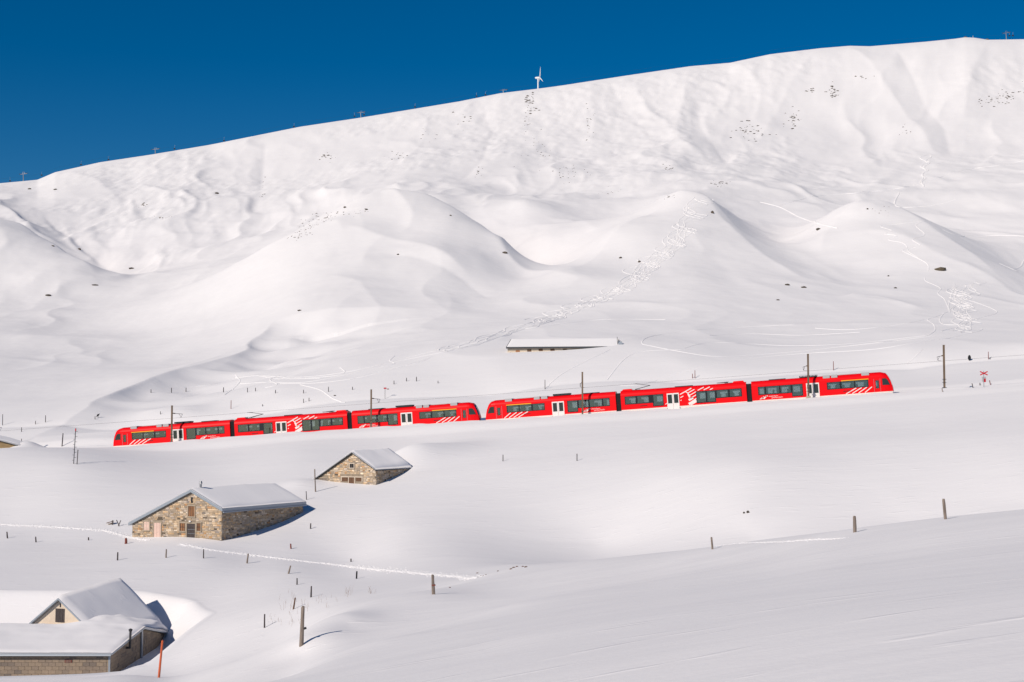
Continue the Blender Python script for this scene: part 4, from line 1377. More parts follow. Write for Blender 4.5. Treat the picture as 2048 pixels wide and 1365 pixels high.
g0 = Vector((pg.x, pg.y, 0)); gex = Vector((math.cos(al), -math.sin(al), 0)); gey = Vector((math.sin(al), math.cos(al), 0))
gw = 5.9 * HS
snow_sheet(house, xs, ys, lambda x, y: zr_(x, y) + .14, annex_snow, seed=5)
# stove pipe at the verge
sp = MB(); x, y, z = .32, 5.2 * HS, hl(263, 1292, YF + 4.9)[2]
sp.tube((x, y, z - .15), (x + .03, y, z + 1.25), .095, n=12); sp.tube((x + .03, y, z + 1.32), (x + .03, y, z + 1.42), .19, .05, n=12)
sp.tube((x + .03, y, z + 1.2), (x + .03, y, z + 1.36), .14, n=12); sp.tube((x, y, z - .1), (-.1, y, z - .1), .09, n=12)
sp.obj('stove_pipe', M['darksteel'], house)
# upper house: cream gable and a steep roof under drifted snow
al = R(20)
pg = Vector(hl(172, 1250, 138.2 * HS))
pgl = Vector(hl(55, 1250, 140.6 * HS))
up = MB()
g0 = Vector((pg.x, pg.y, 0)); gex = Vector((math.cos(al), -math.sin(al), 0)); gey = Vector((math.sin(al), math.cos(al), 0))
gw = 5.9 * HS; gz = pg.z; ga = hl(120, 1200, 139.2 * HS)[2]
HL = 9.6 * HS
def G(a, b, z):
    v = g0 + gex * a + gey * b
    return (v.x, v.y, z)
pit_ = (ga - gz) / (gw / 2)
xo = 1.75                         # the roof runs on below the annex roof on both sides
prof = [(-gw / 2 - gw / 2 - xo, gz - pit_ * xo), (-gw / 2, ga), (xo, gz - pit_ * xo)]
vs = []
for b in (0, HL):
    vs += [G(-gw - xo + .3, b, -1.5), G(xo - .3, b, -1.5), G(xo - .3, b, gz - pit_ * (xo - .3)), G(-gw / 2, b, ga), G(-gw - xo + .3, b, gz - pit_ * (xo - .3))]
up.quads(vs, [(4, 3, 2, 1, 0), (5, 6, 7, 8, 9), (0, 1, 6, 5), (1, 2, 7, 6), (2, 3, 8, 7), (3, 4, 9, 8), (4, 0, 5, 9)])
up.obj('gable_wall', M['cream'], house)
rf = MB()
for s in (-1, 1):
    a0, a1 = -gw / 2 + s * .001, (-gw / 2) + s * (gw / 2 + xo)
    za0, za1 = ga + .03, gz - pit_ * xo + .03
    vs = [G(a0, -.4, za0), G(a1, -.4, za1), G(a1, -.4, za1 + .16), G(a0, -.4, za0 + .16), G(a0, HL + .3, za0), G(a1, HL + .3, za1), G(a1, HL + .3, za1 + .16), G(a0, HL + .3, za0 + .16)]
    rf.quads(vs, [(0, 1, 2, 3), (7, 6, 5, 4), (0, 4, 5, 1), (1, 5, 6, 2), (2, 6, 7, 3), (3, 7, 4, 0)])
hr = rf.obj('gable_roof', M['zinc'], house)
sh = MB(); w_ = .47
cxg = -gw / 2 - .05
zb, zt_ = gz + .08, gz + 1.22
mm = []
for k in range(5):
    a = cxg - w_ + 2 * w_ * k / 5; b = cxg - w_ + 2 * w_ * (k + 1) / 5
    dd = -.03 - .012 * (k % 2)
    sh.quads([G(a + .01, dd, zb), G(b - .01, dd, zb), G(b - .01, dd, zt_), G(a + .01, dd, zt_), G(a + .01, .02, zb), G(b - .01, .02, zb), G(b - .01, .02, zt_), G(a + .01, .02, zt_)],
             [(0, 1, 2, 3), (0, 4, 5, 1), (1, 5, 6, 2), (2, 6, 7, 3), (3, 7, 4, 0)])
sho = sh.obj('loft_shutter', M['darkwood'], house)
sl = MB(); sl.quads([G(cxg - .05, -.02, zt_ + .12), G(cxg + .07, -.02, zt_ + .12), G(cxg + .07, -.02, zt_ + .42), G(cxg - .05, -.02, zt_ + .42)], [(0, 1, 2, 3)])
sl.quads([G(cxg - .05, .005, zt_ + .12), G(cxg + .07, .005, zt_ + .12), G(cxg + .07, .005, zt_ + .42), G(cxg - .05, .005, zt_ + .42)], [(0, 1, 2, 3)])
sl.obj('vent_slit', M['black'], house)
# the drift on the steep roof: thick towards the back, blown thin at the verge
nA, nB = 25, 22
vs, fs = [], []
for ib in range(nB):
    b = -.36 + (HL + .75) * ib / (nB - 1)
    for ia in range(nA):
        f = ia / (nA - 1)
        a = (-gw - xo - .1) + (gw + 2 * xo + .2) * f
        da = abs(a + gw / 2)
        zr0 = ga + .19 - pit_ * max(da, 0)
        e = min(b + .36, .45) / .45
        g_ = min(max((b - .5) / 6, 0), 1)
        rnd = .30 * math.exp(-(da / .8) ** 2) * g_
        t = .10 + .16 * e + .62 * g_ * (0.35 + 0.65 * math.exp(-(da / 3.0) ** 2)) - rnd * .4
        t += .10 * float(fbm(np.array([a / 2.0]), np.array([b / 2.0]), 131, 3)[0]) * e
        if ib in (0, nB - 1) or ia in (0, nA - 1): t = .0
        vs.append(G(a, b, zr0 + t))
for ib in range(nB - 1):
    for ia in range(nA - 1):
        fs.append((ib * nA + ia, ib * nA + ia + 1, (ib + 1) * nA + ia + 1, (ib + 1) * nA + ia))
sn = MB(); sn.quads(vs, fs); sn.obj('roof_snow', M['roofsnow'], house, smooth=True)

# ------------------------------------------------------------------ long low building above the line
o4 = P(1015, 706, 297)
f4 = Frame(o4, R(7))
lb = empty('long_shed', f4.m, 'long low stable with snow roof and shadow-coloured eave above the train', 'stable')
xe, ze = f4.fac(1015, 697.5)
x4, _ = f4.fac(1232, 690)
w = MB(); w.box(0, x4, 0, 14.4, -4, ze); w.obj('wall', M['cream'], lb)
for px in (1035.5, 1058.5, 1081.5, 1105, 1130):
    xa, zz = f4.fac(px, 703 if px < 1050 else (701.5 if px < 1070 else 700.3))
    a = MB(); a.box(xa - .42, xa + .42, -.05, .02, zz - .22, zz + .22)
    wo_ = a.obj('window', M['warmwood'] if px < 1040 else M['brownwood'], lb)
zrg = ze + 2.1
YR = 7.4
rf = MB()
rf.prism([(-.55, ze - .05), (YR, zrg), (YR, zrg + .25), (-.55, ze + .25)], 0, -.25, x4 + .25)
rf.prism([(YR + .002, zrg), (15.0, ze - .05), (15.0, ze + .25), (YR + .002, zrg + .25)], 0, -.25, x4 + .25)
lr = rf.obj('roof', M['zincdark'], lb)  # thick dark sheet edge colours in the shadow along the eave
xs = [-.10, .1] + list(np.linspace(.6, x4 - .5, 20)) + [x4 - .05, x4 + .2]
ys = [-.45, -.3] + list(np.linspace(0, YR - .4, 8)) + [YR] + list(np.linspace(YR + .6, 14.6, 6))
snow_sheet(lb, xs, ys, lambda x, y: (ze + .25 + (zrg - ze) * (y + .55) / (YR + .55)) if y <= YR else (zrg + .25 - (zrg - ze) * (y - YR) / (15 - YR)), lambda x, y: .10, seed=9)
xx, zz = f4.fac(1238, 688)
vb = MB(); vb.box(xx - .15, xx + .55, 1.0, 2.2, zz - 1.0, zz + .55); vb.obj('end_vent', M['zinc'], lb)
tb = MB(); tb.tube((xx - .35, 1.5, zz), (xx - .45, 1.5, zz + 1.55), .05); tb.obj('pipe', M['darksteel'], lb)

# shed at the left edge, only the tip of its timber side shows
f5 = Frame(P(0, 893, 236), R(0))
sd_ = empty('timber_shed', f5.m, 'timber shed at the left edge, buried to its verge', 'shed')
tri = [(-8.0, -3.0), (3.1, -3.0), (3.1, .02), (-8, 2.9)]
w = MB(); w.prism(tri, 1, 0, 6.0); w.obj('wall', M['palewood'], sd_)
for k in range(12):
    z = -.6 + k * .24
    x1_ = min(3.15, 3.15 - (z + .24 - .02) / 2.88 * 11.15)
    b_ = MB(); b_.box(-8, x1_, -.03 - .008 * (k % 2), .01, z + .008, z + .232); b_.obj('plank', M['palewood'], sd_)
rf = MB(); rf.prism([(-8, 2.92), (3.5, -.07), (3.5, .06), (-8, 3.05)], 1, -.35, 6.3); rf.obj('roof', M['zincdark'], sd_)
snow_sheet(sd_, list(np.linspace(-7.9, 3.4, 16)) + [3.75], [-.33, -.15] + list(np.linspace(.3, 6.2, 8)), lambda x, y: 3.05 - 2.99 * (x + 8) / 11.5, lambda x, y: .30, seed=15)
# ------------------------------------------------------------------ posts, poles and signs
def post(px, row, hpx, wpx, m, label, name='fence_post', cat='post', group=None, lean=0.0, dmin=100., dmax=1500., notch=False, d=None, round_=False):
    g = hit(px, row, dmin, dmax) if d is None else Vector((ray(px, row)[0] * d, d, 0))
    if d is not None: g.z = ground(g.x, g.y)
    sc = g.y / F
    h = hpx * sc; w_ = max(wpx * sc, .035) / 2
    r = random.Random(int(px * 7 + row * 13))
    mb = MB()
    k = 8 if round_ else 6
    rings = []
    levels = [-.6, 0, h * .35, h * .7, h - w_ * .8, h]
    for li, z in enumerate(levels):
        f = max(z, 0) / max(h, .01)
        ring = []
        for j in range(k):
            a = 2 * math.pi * j / k + .3
            rr = w_ * (1.08 - .16 * f) * (1 + r.uniform(-.10, .10))
            if li == len(levels) - 1: rr *= .82
            ring.append((lean * z + rr * math.cos(a) + r.uniform(-.1, .1) * w_ * .3, rr * math.sin(a), z + (r.uniform(-.25, .25) * w_ if li == len(levels) - 1 else 0)))
        rings.append(ring)
    vs = [v for ring in rings for v in ring]
    fs = []
    for li in range(len(rings) - 1):
        for j in range(k):
            fs.append((li * k + j, li * k + (j + 1) % k, (li + 1) * k + (j + 1) % k, (li + 1) * k + j))
    fs.append(tuple((len(rings) - 1) * k + j for j in range(k)))
    mb.quads(vs, fs)
    o = mb.obj(name, m)
    o.location = g
    o.rotation_euler = (0, 0, r.uniform(-.4, .4) if abs(lean) < .01 else 0)
    props(o, label, cat, group)
    return o, g, h

G1 = 'posts of the snowed-in pasture fence'
dw, ow = M['darkwood'], M['oldwood']
POSTS = [
    (15, 1077, 13, 2.6, dw, 'dark leaning fence post under the trail at the far left edge', -.12),
    (72, 1085, 11, 2.6, dw, 'short dark fence post, second from the left edge under the trail', -.08),
    (177, 1081, 6, 2.4, dw, 'tiny fence stub between the trail and the red-brown stump', 0),
    (235, 1121, 16, 2.8, dw, 'dark fence post straight below the red-brown stump', .02),
    (332, 1116, 17, 2.8, ow, 'grey fence post below the pink door of the large barn', .03),
    (407, 1117, 18, 2.4, dw, 'thin fence post at the trail below the corner of the large barn', 0),
    (494, 1127, 19, 3.2, ow, 'grey leaning fence post standing right in the bright trail', .12),
    (577, 1148, 16, 3.2, ow, 'grey post leaning right just below the trail', .25),
    (594, 1170, 13, 2.4, dw, 'small upright fence post above the tall weathered post', 0),
    (622, 1195, 22, 3.0, dw, 'dark upright fence post just right of the tall weathered post', .03),
    (529, 1256, 27, 3.0, dw, 'slim dark fence post left of the tall weathered post', 0),
    (587, 1219, 23, 3.0, M['brownwood'], 'reddish brown stake among dry stalks behind the tall weathered post', .14),
    (713, 1158, 15, 3.2, M['black'], 'black fence post below the middle of the trail', .04),
    (702, 1124, 6, 2.6, dw, 'stub of a post just above the middle of the trail', 0),
    (621, 1058, 11, 2.4, dw, 'lone small post right of the large barn', .03),
    (582, 1098, 10, 2.8, M['rust'], 'dark reddish post between the large barn and the trail', -.08),
    (1006, 923, 13, 1.8, dw, 'left one of two thin stakes on the open slope under the train noses', 0),
    (1154, 922, 14, 1.8, dw, 'right one of two thin stakes on the open slope under the train', 0),
    (613, 1000, 17, 1.6, dw, 'thin pole behind the far end of the large barn roof', -.05),
]
for px, row, hp, wp, m, lb_, ln in POSTS:
    post(px, row, hp, wp, m, lb_, group=G1, lean=ln, dmin=90)
# big weathered posts on the near crest
o, g, h = post(603, 1261, 77, 7.5, ow, 'tall weathered grey post on the near crest', 'tall_post', lean=.035, d=61.0, round_=True)
bl = MB(); bl.tube((.09, 0, h * .43), (.20, -.02, h * .45), .05); b_ = bl.obj('insulator_knob', M['black'], o)
o, g, h = post(867, 1192, 39, 6.5, ow, 'grey split post on the near crest at the end of the trail', lean=-.05, d=75.0)
bl = MB(); bl.box(-.10, .10, -.10, .10, h * .44, h * .50); bl.obj('band', M['rust'], o)
post(1425, 1099, 24, 4.3, ow, 'small grey post on the crest, leftmost of the three on the right', lean=-.08, dmin=50, dmax=100)
post(1710, 1065, 32, 7.5, ow, 'thick flat grey post on the crest, middle of the three on the right', lean=-.02, dmin=40, dmax=80)
post(1891, 1039, 40, 6.5, ow, 'grey post leaning left on the crest, rightmost of the three', lean=-.08, dmin=40, dmax=75)
# red-brown stump by the trail
o, g, h = post(252, 1088, 11, 5.0, M['rust'], 'red-brown stump beside the trail, left of the large barn', 'stump', cat='stump', dmin=110)
# orange pole in front of the farmhouse corner
post(318, 1331, 73, 4.6, M['orange'], 'tall orange-red snow pole leaning in front of the farmhouse corner', 'snow_pole', cat='pole', lean=.085, d=74.0, round_=True)
o, g, h = post(631, 984, 45, 2.4, ow, 'thin grey pole in front of the small barn', 'pole', cat='pole', lean=-.045, dmin=150, round_=True)
post(124, 893, 26, 2.0, dw, 'slim dark stake left of the graduated snow mast', 'stake', cat='stake', lean=.06, dmin=150)
post(154, 929, 29, 1.6, dw, 'thin stake leaning just right of the graduated snow mast', 'stake', cat='stake', lean=.05, dmin=150)

# graduated snow mast
g = hit(147, 928, 150)
sc = g.y / F
rt = empty('snow_stake', Matrix.Translation(g), 'tall graduated snow stake with short rungs, left of the train', 'snow stake')
H_ = 70 * sc
m = MB(); m.tube((0, 0, -.5), (.045 * H_, 0, H_), .055, n=8); m.obj('pole', M['darksteel'], rt)
nr = 12
for k in range(nr):
    z = H_ * (.10 + .82 * k / (nr - 1))
    r = MB(); l = .26 if k % 2 else .18
    s_ = 1 if k % 2 else -1
    r.box(.045 * z - .05 - (l if s_ < 0 else 0), .045 * z + .05 + (l if s_ > 0 else 0), -.03, .03, z - .025, z + .025)
    r.obj('rung', M['darksteel'], rt)
t = MB(); t.tube((.045 * H_, 0, H_ - .35), (.045 * H_ + .005, 0, H_ + .02), .085, n=8); t.obj('cap', M['redsign'], rt)

# fence posts and marker sticks above the track
G2 = 'thin fence posts on the slope above the train'
UP = [(302, 786, 7, 'thin fence post above the left mast, at the edge of the stream cut'), (343, 786, 10, 'upper fence post in line with the leftmost full mast'),
      (372, 784, 8, 'upper fence post, first right of the leftmost full mast'), (447, 785, 10, 'upper fence post, its shadow on a ski track, above the first gangway'),
      (495, 785, 9, 'upper fence post above the left pantograph, left of a pair'), (511, 783, 7, 'upper fence post above the left pantograph, right of a pair'),
      (551, 787, 7, 'upper fence post above the white doors of the left middle car'), (607, 787, 7, 'upper fence post above the white artwork of the left set'),
      (657, 784, 10, 'tallest upper fence post above the left middle car'), (705, 780, 6, 'pale upper fence post above the second gangway'),
      (788, 769, 7, 'upper fence post right of the second mast, first of a row of four'), (813, 763, 7, 'upper fence post right of the second mast, second of a row of four'),
      (833, 763, 9, 'upper fence post right of the second mast, third of a row of four'), (876, 767, 5, 'upper fence post right of the second mast, last of a row of four')]
for px, row, hp, lb_ in UP:
    post(px, row, hp, 1.5, dw, lb_, group=G2, dmin=256)
G3 = 'marker sticks along the top of the cutting'
MK = [(5, 851, 22, dw, 'slim marker stick on the bank at the left edge'), (91, 845, 14, dw, 'slim marker stick on the bank above the graduated snow stake'), (71, 849, 7, dw, 'short dark stake on the bank left of the stream cut'),
      (43, 864, 9, dw, 'dark stake on the slope right of the timber shed, upper of two'), (43, 884, 6, dw, 'dark stake on the slope right of the timber shed, lower of two'),
      (190, 839, 6, dw, 'stub beside the black signal board above the left train nose'), (321, 829, 6, dw, 'stub on the bank left of the leftmost full mast'),
      (462, 818, 17, M['rust'], 'slim red marker stick above the first gangway'), (525, 813, 4, dw, 'tiny stub on the bank above the left pantograph'),
      (607, 806, 8, dw, 'left of two thin sticks on the bank above the left artwork'), (618, 803, 7, dw, 'right of two thin sticks on the bank above the left artwork'),
      (1090, 779, 19, dw, 'slim marker stick above the nose car of the right set'), (1385, 757, 9, M['rust'], 'short one of two red sticks above the right artwork'),
      (1390, 757, 16, M['rust'], 'tall one of two red sticks above the right artwork'), (1667, 741, 18, M['rust'], 'slim red stick above the last car of the right set'),
      (1977, 719, 15, M['rust'], 'slim red stick on the bank near the black oval board'), (1980, 719, 4, dw, 'tiny stub beside the red stick at the right')]
for px, row, hp, m, lb_ in MK:
    post(px, row, hp, 1.3, m, lb_, 'marker_stick', cat='stick', group=G3, dmin=228)
# small crossing signs
g = hit(770, 798, 240)
rt = empty('small_sign', Matrix.Translation(g), 'small red sign on a thin stick above the second mast', 'sign')
m = MB(); m.tube((0, 0, -.4), (0, 0, 2.1), .035); m.obj('post', M['darksteel'], rt)
m = MB(); m.box(-.25, .25, -.03, .03, 1.85, 2.1); m.obj('board', M['redsign'], rt)
m = MB(); m.box(.30, .75, -.03, .03, 1.75, 1.9); m.obj('arrow_board', M['rust'], rt)

for px, row, shape, lb_ in ((196, 836, 'para', 'tilted black signal board on a short post above the left train nose'), (1939, 722, 'oval', 'black oval board on the bank above the red crossing sign')):
    g = hit(px, row, 228)
    sc = g.y / F
    rt = empty('signal_board', Matrix.Translation(g), lb_, 'signal board')
    m = MB()
    if shape == 'oval':
        pts = [(4.0 * sc * .75 * math.cos(a) * (1 - .12 * math.sin(a)), 6.2 * sc + 5.4 * sc * math.sin(a)) for a in np.linspace(0, 2 * math.pi, 20, endpoint=False)]
    else:
        pts = [(-3.6 * sc, 1.5 * sc), (1.4 * sc, 4.0 * sc), (3.6 * sc, 8.5 * sc), (-1.5 * sc, 6.8 * sc)]
    m.prism(pts, 1, -.05, .05); m.obj('board', M['black'], rt, bevel=.01)
    m = MB(); m.tube((0, .07, -.5), (0, .07, 5 * sc), .04); m.obj('post', M['darksteel'], rt)

# level crossing: red cross, signal box, gate bits
g = hit(1968, 770, 205)
g = P(1968, 770, 211.5); g.z = ground(g.x, g.y)
sc = g.y / F
rt = empty('crossing_sign', Matrix.Translation(g), 'red Saint Andrew cross sign with grey signal box at the crossing', 'crossing sign')
zc = P(1967, 747, 211.5).z - g.z
m = MB(); m.tube((0, .05, -.8), (0, .05, zc + .35), .045); m.obj('post', M['steel'], rt)
for s_ in (-1, 1):
    m = MB(); m.bar((-.56, -.02 * s_ - .04, zc - .26 * s_), (.56, -.02 * s_ - .04, zc + .26 * s_), .03, .16); m.obj('cross_arm', M['redsign'], rt)
for s_ in (-1, 1):
    m = MB(); m.box(s_ * .17 - .11, s_ * .17 + .11, -.12, .0, zc - 1.25, zc - .52); m.obj('signal_box', M['roofgrey'], rt, bevel=.02)
m = MB(); m.box(-.02, .22, -.15, -.125, zc - 1.32, zc - .80); m.obj('red_panel', M['redsign'], rt)
for i, (px, row, hp, m_, lb_, ln) in enumerate([(1946, 776, 9, dw, 'dark stake leaning left of the crossing sign', -.2), (1960, 771, 5, dw, 'short dark stake close to the crossing sign', 0),
                                  (1981, 770, 9, M['rust'], 'thin reddish stake right of the crossing sign', -.2), (1885, 784, 7, M['oldwood'], 'small stub left of the foot of the rightmost mast', -.15)]):
    post(px, row, hp, 1.8, m_, lb_, 'stake', cat='stake', lean=ln, dmin=196)

# wood pile and crossed sticks by the large barn
g = hit(221, 1049, 120)
rt = empty('wood_pile', Matrix.Translation(g), 'dark heap of boards sticking out of the snow left of the large barn', 'wood pile')
m = MB(); m.bar((-.45, 0, .15), (.35, .1, .38), .5, .08); m.obj('board', M['brownwood'], rt)
m = MB(); m.bar((-.2, -.1, .0), (.4, 0, .25), .3, .06); m.obj('board', M['palewood'], rt)
post(225, 1050, 9, 2.2, dw, 'dark stake beside the heap of boards', 'stake', cat='stake', dmin=120)
g = hit(237, 1053, 120)
rt = empty('crossed_sticks', Matrix.Translation(g), 'two crossed sticks in the drift left of the large barn roof', 'sticks')
m = MB(); m.tube((-.25, 0, .75), (.2, 0, -.2), .05); m.obj('stick', dw, rt)
m = MB(); m.tube((.25, .05, .7), (-.12, .05, -.2), .05); m.obj('stick', dw, rt)

# ------------------------------------------------------------------ dry stalks poking through the snow
def stalks(cx, cy, nx, ny_, count, hmin, hmax, label, seed, dmin=80):
    r = random.Random(seed)
    mb = MB()
    for _ in range(count):
        px = cx + r.gauss(0, nx); py = cy + r.gauss(0, ny_)
        g = hit(px, py, dmin, 160)
        h = r.uniform(hmin, hmax)
        a = r.uniform(-.35, .35); b = r.uniform(-.35, .35)
        p = g + Vector((0, 0, -.05)); q_ = g + Vector((a * h * .5, b * h * .5, h * .6)); e = g + Vector((a * h * 1.3, b * h, h))
        mb.tube(p, q_, 0.007, .005, n=4, cap=False); mb.tube(q_, e, .005, .002, n=4, cap=False)
    o = mb.obj('dry_grass', M['grass'])
    props(o, label, 'grass', kind='stuff')
stalks(585, 1215, 16, 12, 26, .25, .8, 'dry stalks around the tall weathered post', 1)
stalks(640, 1205, 14, 6, 14, .2, .5, 'dry stalks right of the tall weathered post', 2)
stalks(560, 1245, 22, 5, 26, .1, .35, 'low dry stalks left of the tall weathered post', 3)
stalks(697, 1189, 4, 3, 9, .4, .8, 'reddish dry stalks on the valley floor', 4)
stalks(741, 1188, 4, 2, 7, .3, .6, 'pale dry stalks right of the reddish ones', 5)

# ------------------------------------------------------------------ ski tracks and the foot trail
def smooth_path(pts, k=8):
    pts = [Vector(p) for p in pts]
    out = []
    for i in range(len(pts) - 1):
        p0 = pts[max(i - 1, 0)]; p1 = pts[i]; p2 = pts[i + 1]; p3 = pts[min(i + 2, len(pts) - 1)]
        for j in range(k):
            t = j / k
            out.append(0.5 * ((2 * p1) + (p2 - p0) * t + (2 * p0 - 5 * p1 + 4 * p2 - p3) * t * t + (3 * p1 - p0 - 3 * p2 + p3) * t ** 3))
    out.append(pts[-1])
    return out
def ribbon(mb, line, width, height, r, fade=True):
    """low berm of churned snow following ground points (x, y)"""
    n_ = len(line)
    if n_ < 2: return
    vs = []
    for i, p in enumerate(line):
        a = line[max(i - 1, 0)]; b = line[min(i + 1, n_ - 1)]
        d = Vector((b.x - a.x, b.y - a.y)); 
        if d.length < 1e-6: d = Vector((1, 0))
        d.normalize(); nn = Vector((-d.y, d.x))
        k = min(i, n_ - 1 - i) / 3.0
        w_ = width * (min(1, .25 + k) if fade else 1) * r.uniform(.92, 1.08)
        h = height * r.uniform(.8, 1.15)
        for f, hh in ((-.5, -.05), (-.2, h), (.2, h * .7), (.5, -.05)):
            x, y = p.x + nn.x * f * w_, p.y + nn.y * f * w_
            vs.append((x, y, ground(x, y) + hh + .02 * (abs(f) < .3)))
    fs = []
    for i in range(n_ - 1):
        for j in range(3):
            fs.append((i * 4 + j, i * 4 + j + 1, (i + 1) * 4 + j + 1, (i + 1) * 4 + j))
    mb.quads(vs, fs)
def drape(pix, dmin=256, k=8, dmax=1500):
    """image-drawn route -> ground route, cut where it would jump over a crest"""
    sp = smooth_path([(x, y) for x, y in pix], k)
    runs, cur = [], []
    for p in sp:
        g = hit(p.x, p.y, dmin, dmax)
        if cur and abs(g.y - cur[-1].y) > .10 * g.y:
            runs.append(cur); cur = []
        cur.append(g)
    runs.append(cur)
    return [r_ for r_ in runs if len(r_) > 2]

def resample(line, step):
    out = [line[0].copy()]
    for p in line[1:]:
        d = (p - out[-1]).length
        while d > step:
            out.append(out[-1] + (p - out[-1]) * (step / d)); d = (p - out[-1]).length
    out.append(line[-1].copy())
    return out
TR = random.Random(3)
def track_set(name, routes, width, label, dmin=256, height=.13):
    mb = MB()
    for rt_ in routes:
        for run in drape(rt_, dmin):
            ribbon(mb, resample(run, max(1.2, run[0].y / 260)), width * max(1, run[0].y / 520), height * max(.6, run[0].y / 520), TR)
    o = mb.obj(name, M['fresh'], smooth=True)
    props(o, label, 'ski tracks', kind='stuff')

def wiggle(path, amp, wl, seed, jitter=6.0):
    """turns of one skier round a fall line drawn in the picture"""
    r = random.Random(seed)
    sp = smooth_path(path, 10)
    out = []; s = r.uniform(0, 6.28); prev = sp[0]
    off = r.uniform(-jitter, jitter)
    for i, p in enumerate(sp):
        s += (p - prev).length / wl * 6.283 * r.uniform(.8, 1.2)
        d = (sp[min(i + 1, len(sp) - 1)] - sp[max(i - 1, 0)])
        d = d.normalized() if d.length > 0 else Vector((1, 0))
        a = amp * (0.6 + .5 * math.sin(i * .07 + seed))
        # turns spread sideways in the picture far more than up and down
        out.append((p.x + (math.sin(s) * a + off) , p.y + math.cos(s * 1.0) * a * .10 + off * .15))
        prev = p
    return out
runA = [(1395, 396), (1380, 430), (1365, 455), (1355, 480), (1335, 505), (1300, 530), (1275, 555), (1240, 578), (1195, 600), (1140, 622), (1085, 643), (1020, 662), (950, 685), (880, 702)]
routes = [wiggle(runA[:7], 26, 34, k, 14) for k in range(5)] + [wiggle(runA[2:11], 17, 40, 10 + k, 18) for k in range(8)] + [wiggle(runA[4:], 10, 60, 20 + k, 14) for k in range(7)]
track_set('ski_tracks', routes, .42, 'bundle of curving ski tracks running down from the middle knoll')
track_set('ski_tracks', [[(960, 690), (880, 706), (820, 718), (770, 728), (690, 745), (600, 755), (520, 752), (470, 756)], [(950, 682), (870, 702), (790, 722), (700, 748), (610, 765), (540, 765), (480, 768)],
                         [(870, 712), (800, 735), (720, 755), (640, 766), (560, 768)], [(1330, 640), (1200, 640), (1080, 655)], [(560, 752), (540, 760), (555, 770), (530, 776)],
                         [(790, 712), (780, 722), (790, 728), (760, 735)], [(680, 735), (690, 745), (670, 752), (610, 757)], [(470, 750), (480, 762), (470, 775), (450, 790)],
                         [(600, 770), (640, 780), (665, 797), (690, 806)], [(860, 716), (830, 728), (770, 740), (700, 760)], [(640, 757), (560, 758), (500, 752), (420, 770), (343, 777)]], .42, 'long ski tracks sweeping left above the train')
runB = [(1800, 452), (1790, 470), (1806, 490), (1828, 510), (1845, 530), (1858, 545), (1870, 565), (1882, 585), (1895, 605), (1900, 625)]
routes = [[(1850, 442), (1800, 448), (1760, 453), (1785, 462), (1768, 468), (1795, 472), (1775, 480), (1805, 486), (1815, 496), (1805, 502), (1825, 512), (1855, 528), (1857, 542)],
          [(1852, 442), (1832, 452), (1850, 470), (1825, 480), (1842, 492), (1815, 500), (1830, 512), (1850, 525)],
          [(1850, 555), (1852, 563), (1868, 570), (1882, 578), (1876, 588), (1890, 600), (1898, 620)]]
routes += [wiggle([(1925, 570), (1915, 590), (1925, 610), (1930, 630), (1935, 650), (1920, 665)], 22, 26, 40 + k, 12) for k in range(6)]
routes += [wiggle([(1960, 565), (1945, 590), (1935, 615), (1930, 640)], 14, 30, 50 + k, 10) for k in range(3)]
routes += [[(1898, 596), (1940, 602), (1985, 618), (1993, 627), (1965, 635), (1930, 645)], [(1965, 656), (1960, 662), (1920, 672), (1880, 680)], [(1895, 625), (1870, 635), (1855, 640), (1868, 650), (1870, 662), (1855, 672)],
           [(1890, 625), (1880, 640), (1890, 650), (1930, 650)], [(1940, 590), (1918, 605), (1900, 620)], [(1905, 592), (1898, 610), (1900, 625)]]
track_set('ski_tracks', routes, .42, 'dense tangle of ski tracks below the right knoll')
track_set('ski_tracks', [[(1868, 672), (1800, 681), (1700, 692), (1600, 703), (1480, 712), (1420, 713), (1350, 702), (1300, 692), (1284, 687), (1300, 674), (1380, 662), (1480, 655), (1590, 650)],
                         [(1850, 640), (1790, 651), (1700, 660), (1630, 657)], [(1870, 680), (1820, 688), (1740, 700), (1600, 708), (1480, 720), (1380, 740), (1300, 765), (1240, 785)],
                         [(1720, 665), (1600, 671), (1500, 668), (1420, 672)], [(1850, 672), (1700, 688), (1580, 692), (1480, 687), (1410, 687), (1370, 697)],
                         [(1360, 700), (1290, 703), (1250, 718), (1215, 760)], [(1220, 700), (1130, 745), (1090, 778)], [(1845, 700), (1830, 715), (1815, 728)]], .36, 'ski tracks crossing the slope between the long stable and the right masts')
track_set('ski_tracks', [[(1560, 412), (1600, 400), (1640, 392), (1740, 384), (1830, 371), (1900, 348), (1950, 337), (2010, 330), (2060, 318)], [(1520, 405), (1560, 415), (1600, 435), (1640, 448), (1675, 457)],
                         [(1885, 460), (1915, 472), (1950, 474), (2000, 471), (2060, 474)], [(1800, 385), (1790, 405), (1800, 415), (1860, 412), (1910, 400)], [(2048, 520), (2040, 535), (2010, 545), (2045, 560), (2030, 578), (2000, 585)],
                         wiggle([(1850, 310), (1850, 330), (1848, 350), (1845, 375)], 10, 16, 71, 2), wiggle([(1858, 312), (1850, 340), (1842, 365)], 8, 15, 72, 2)], .65, 'piste traverses and turns high on the right slope', dmin=560, height=.2)
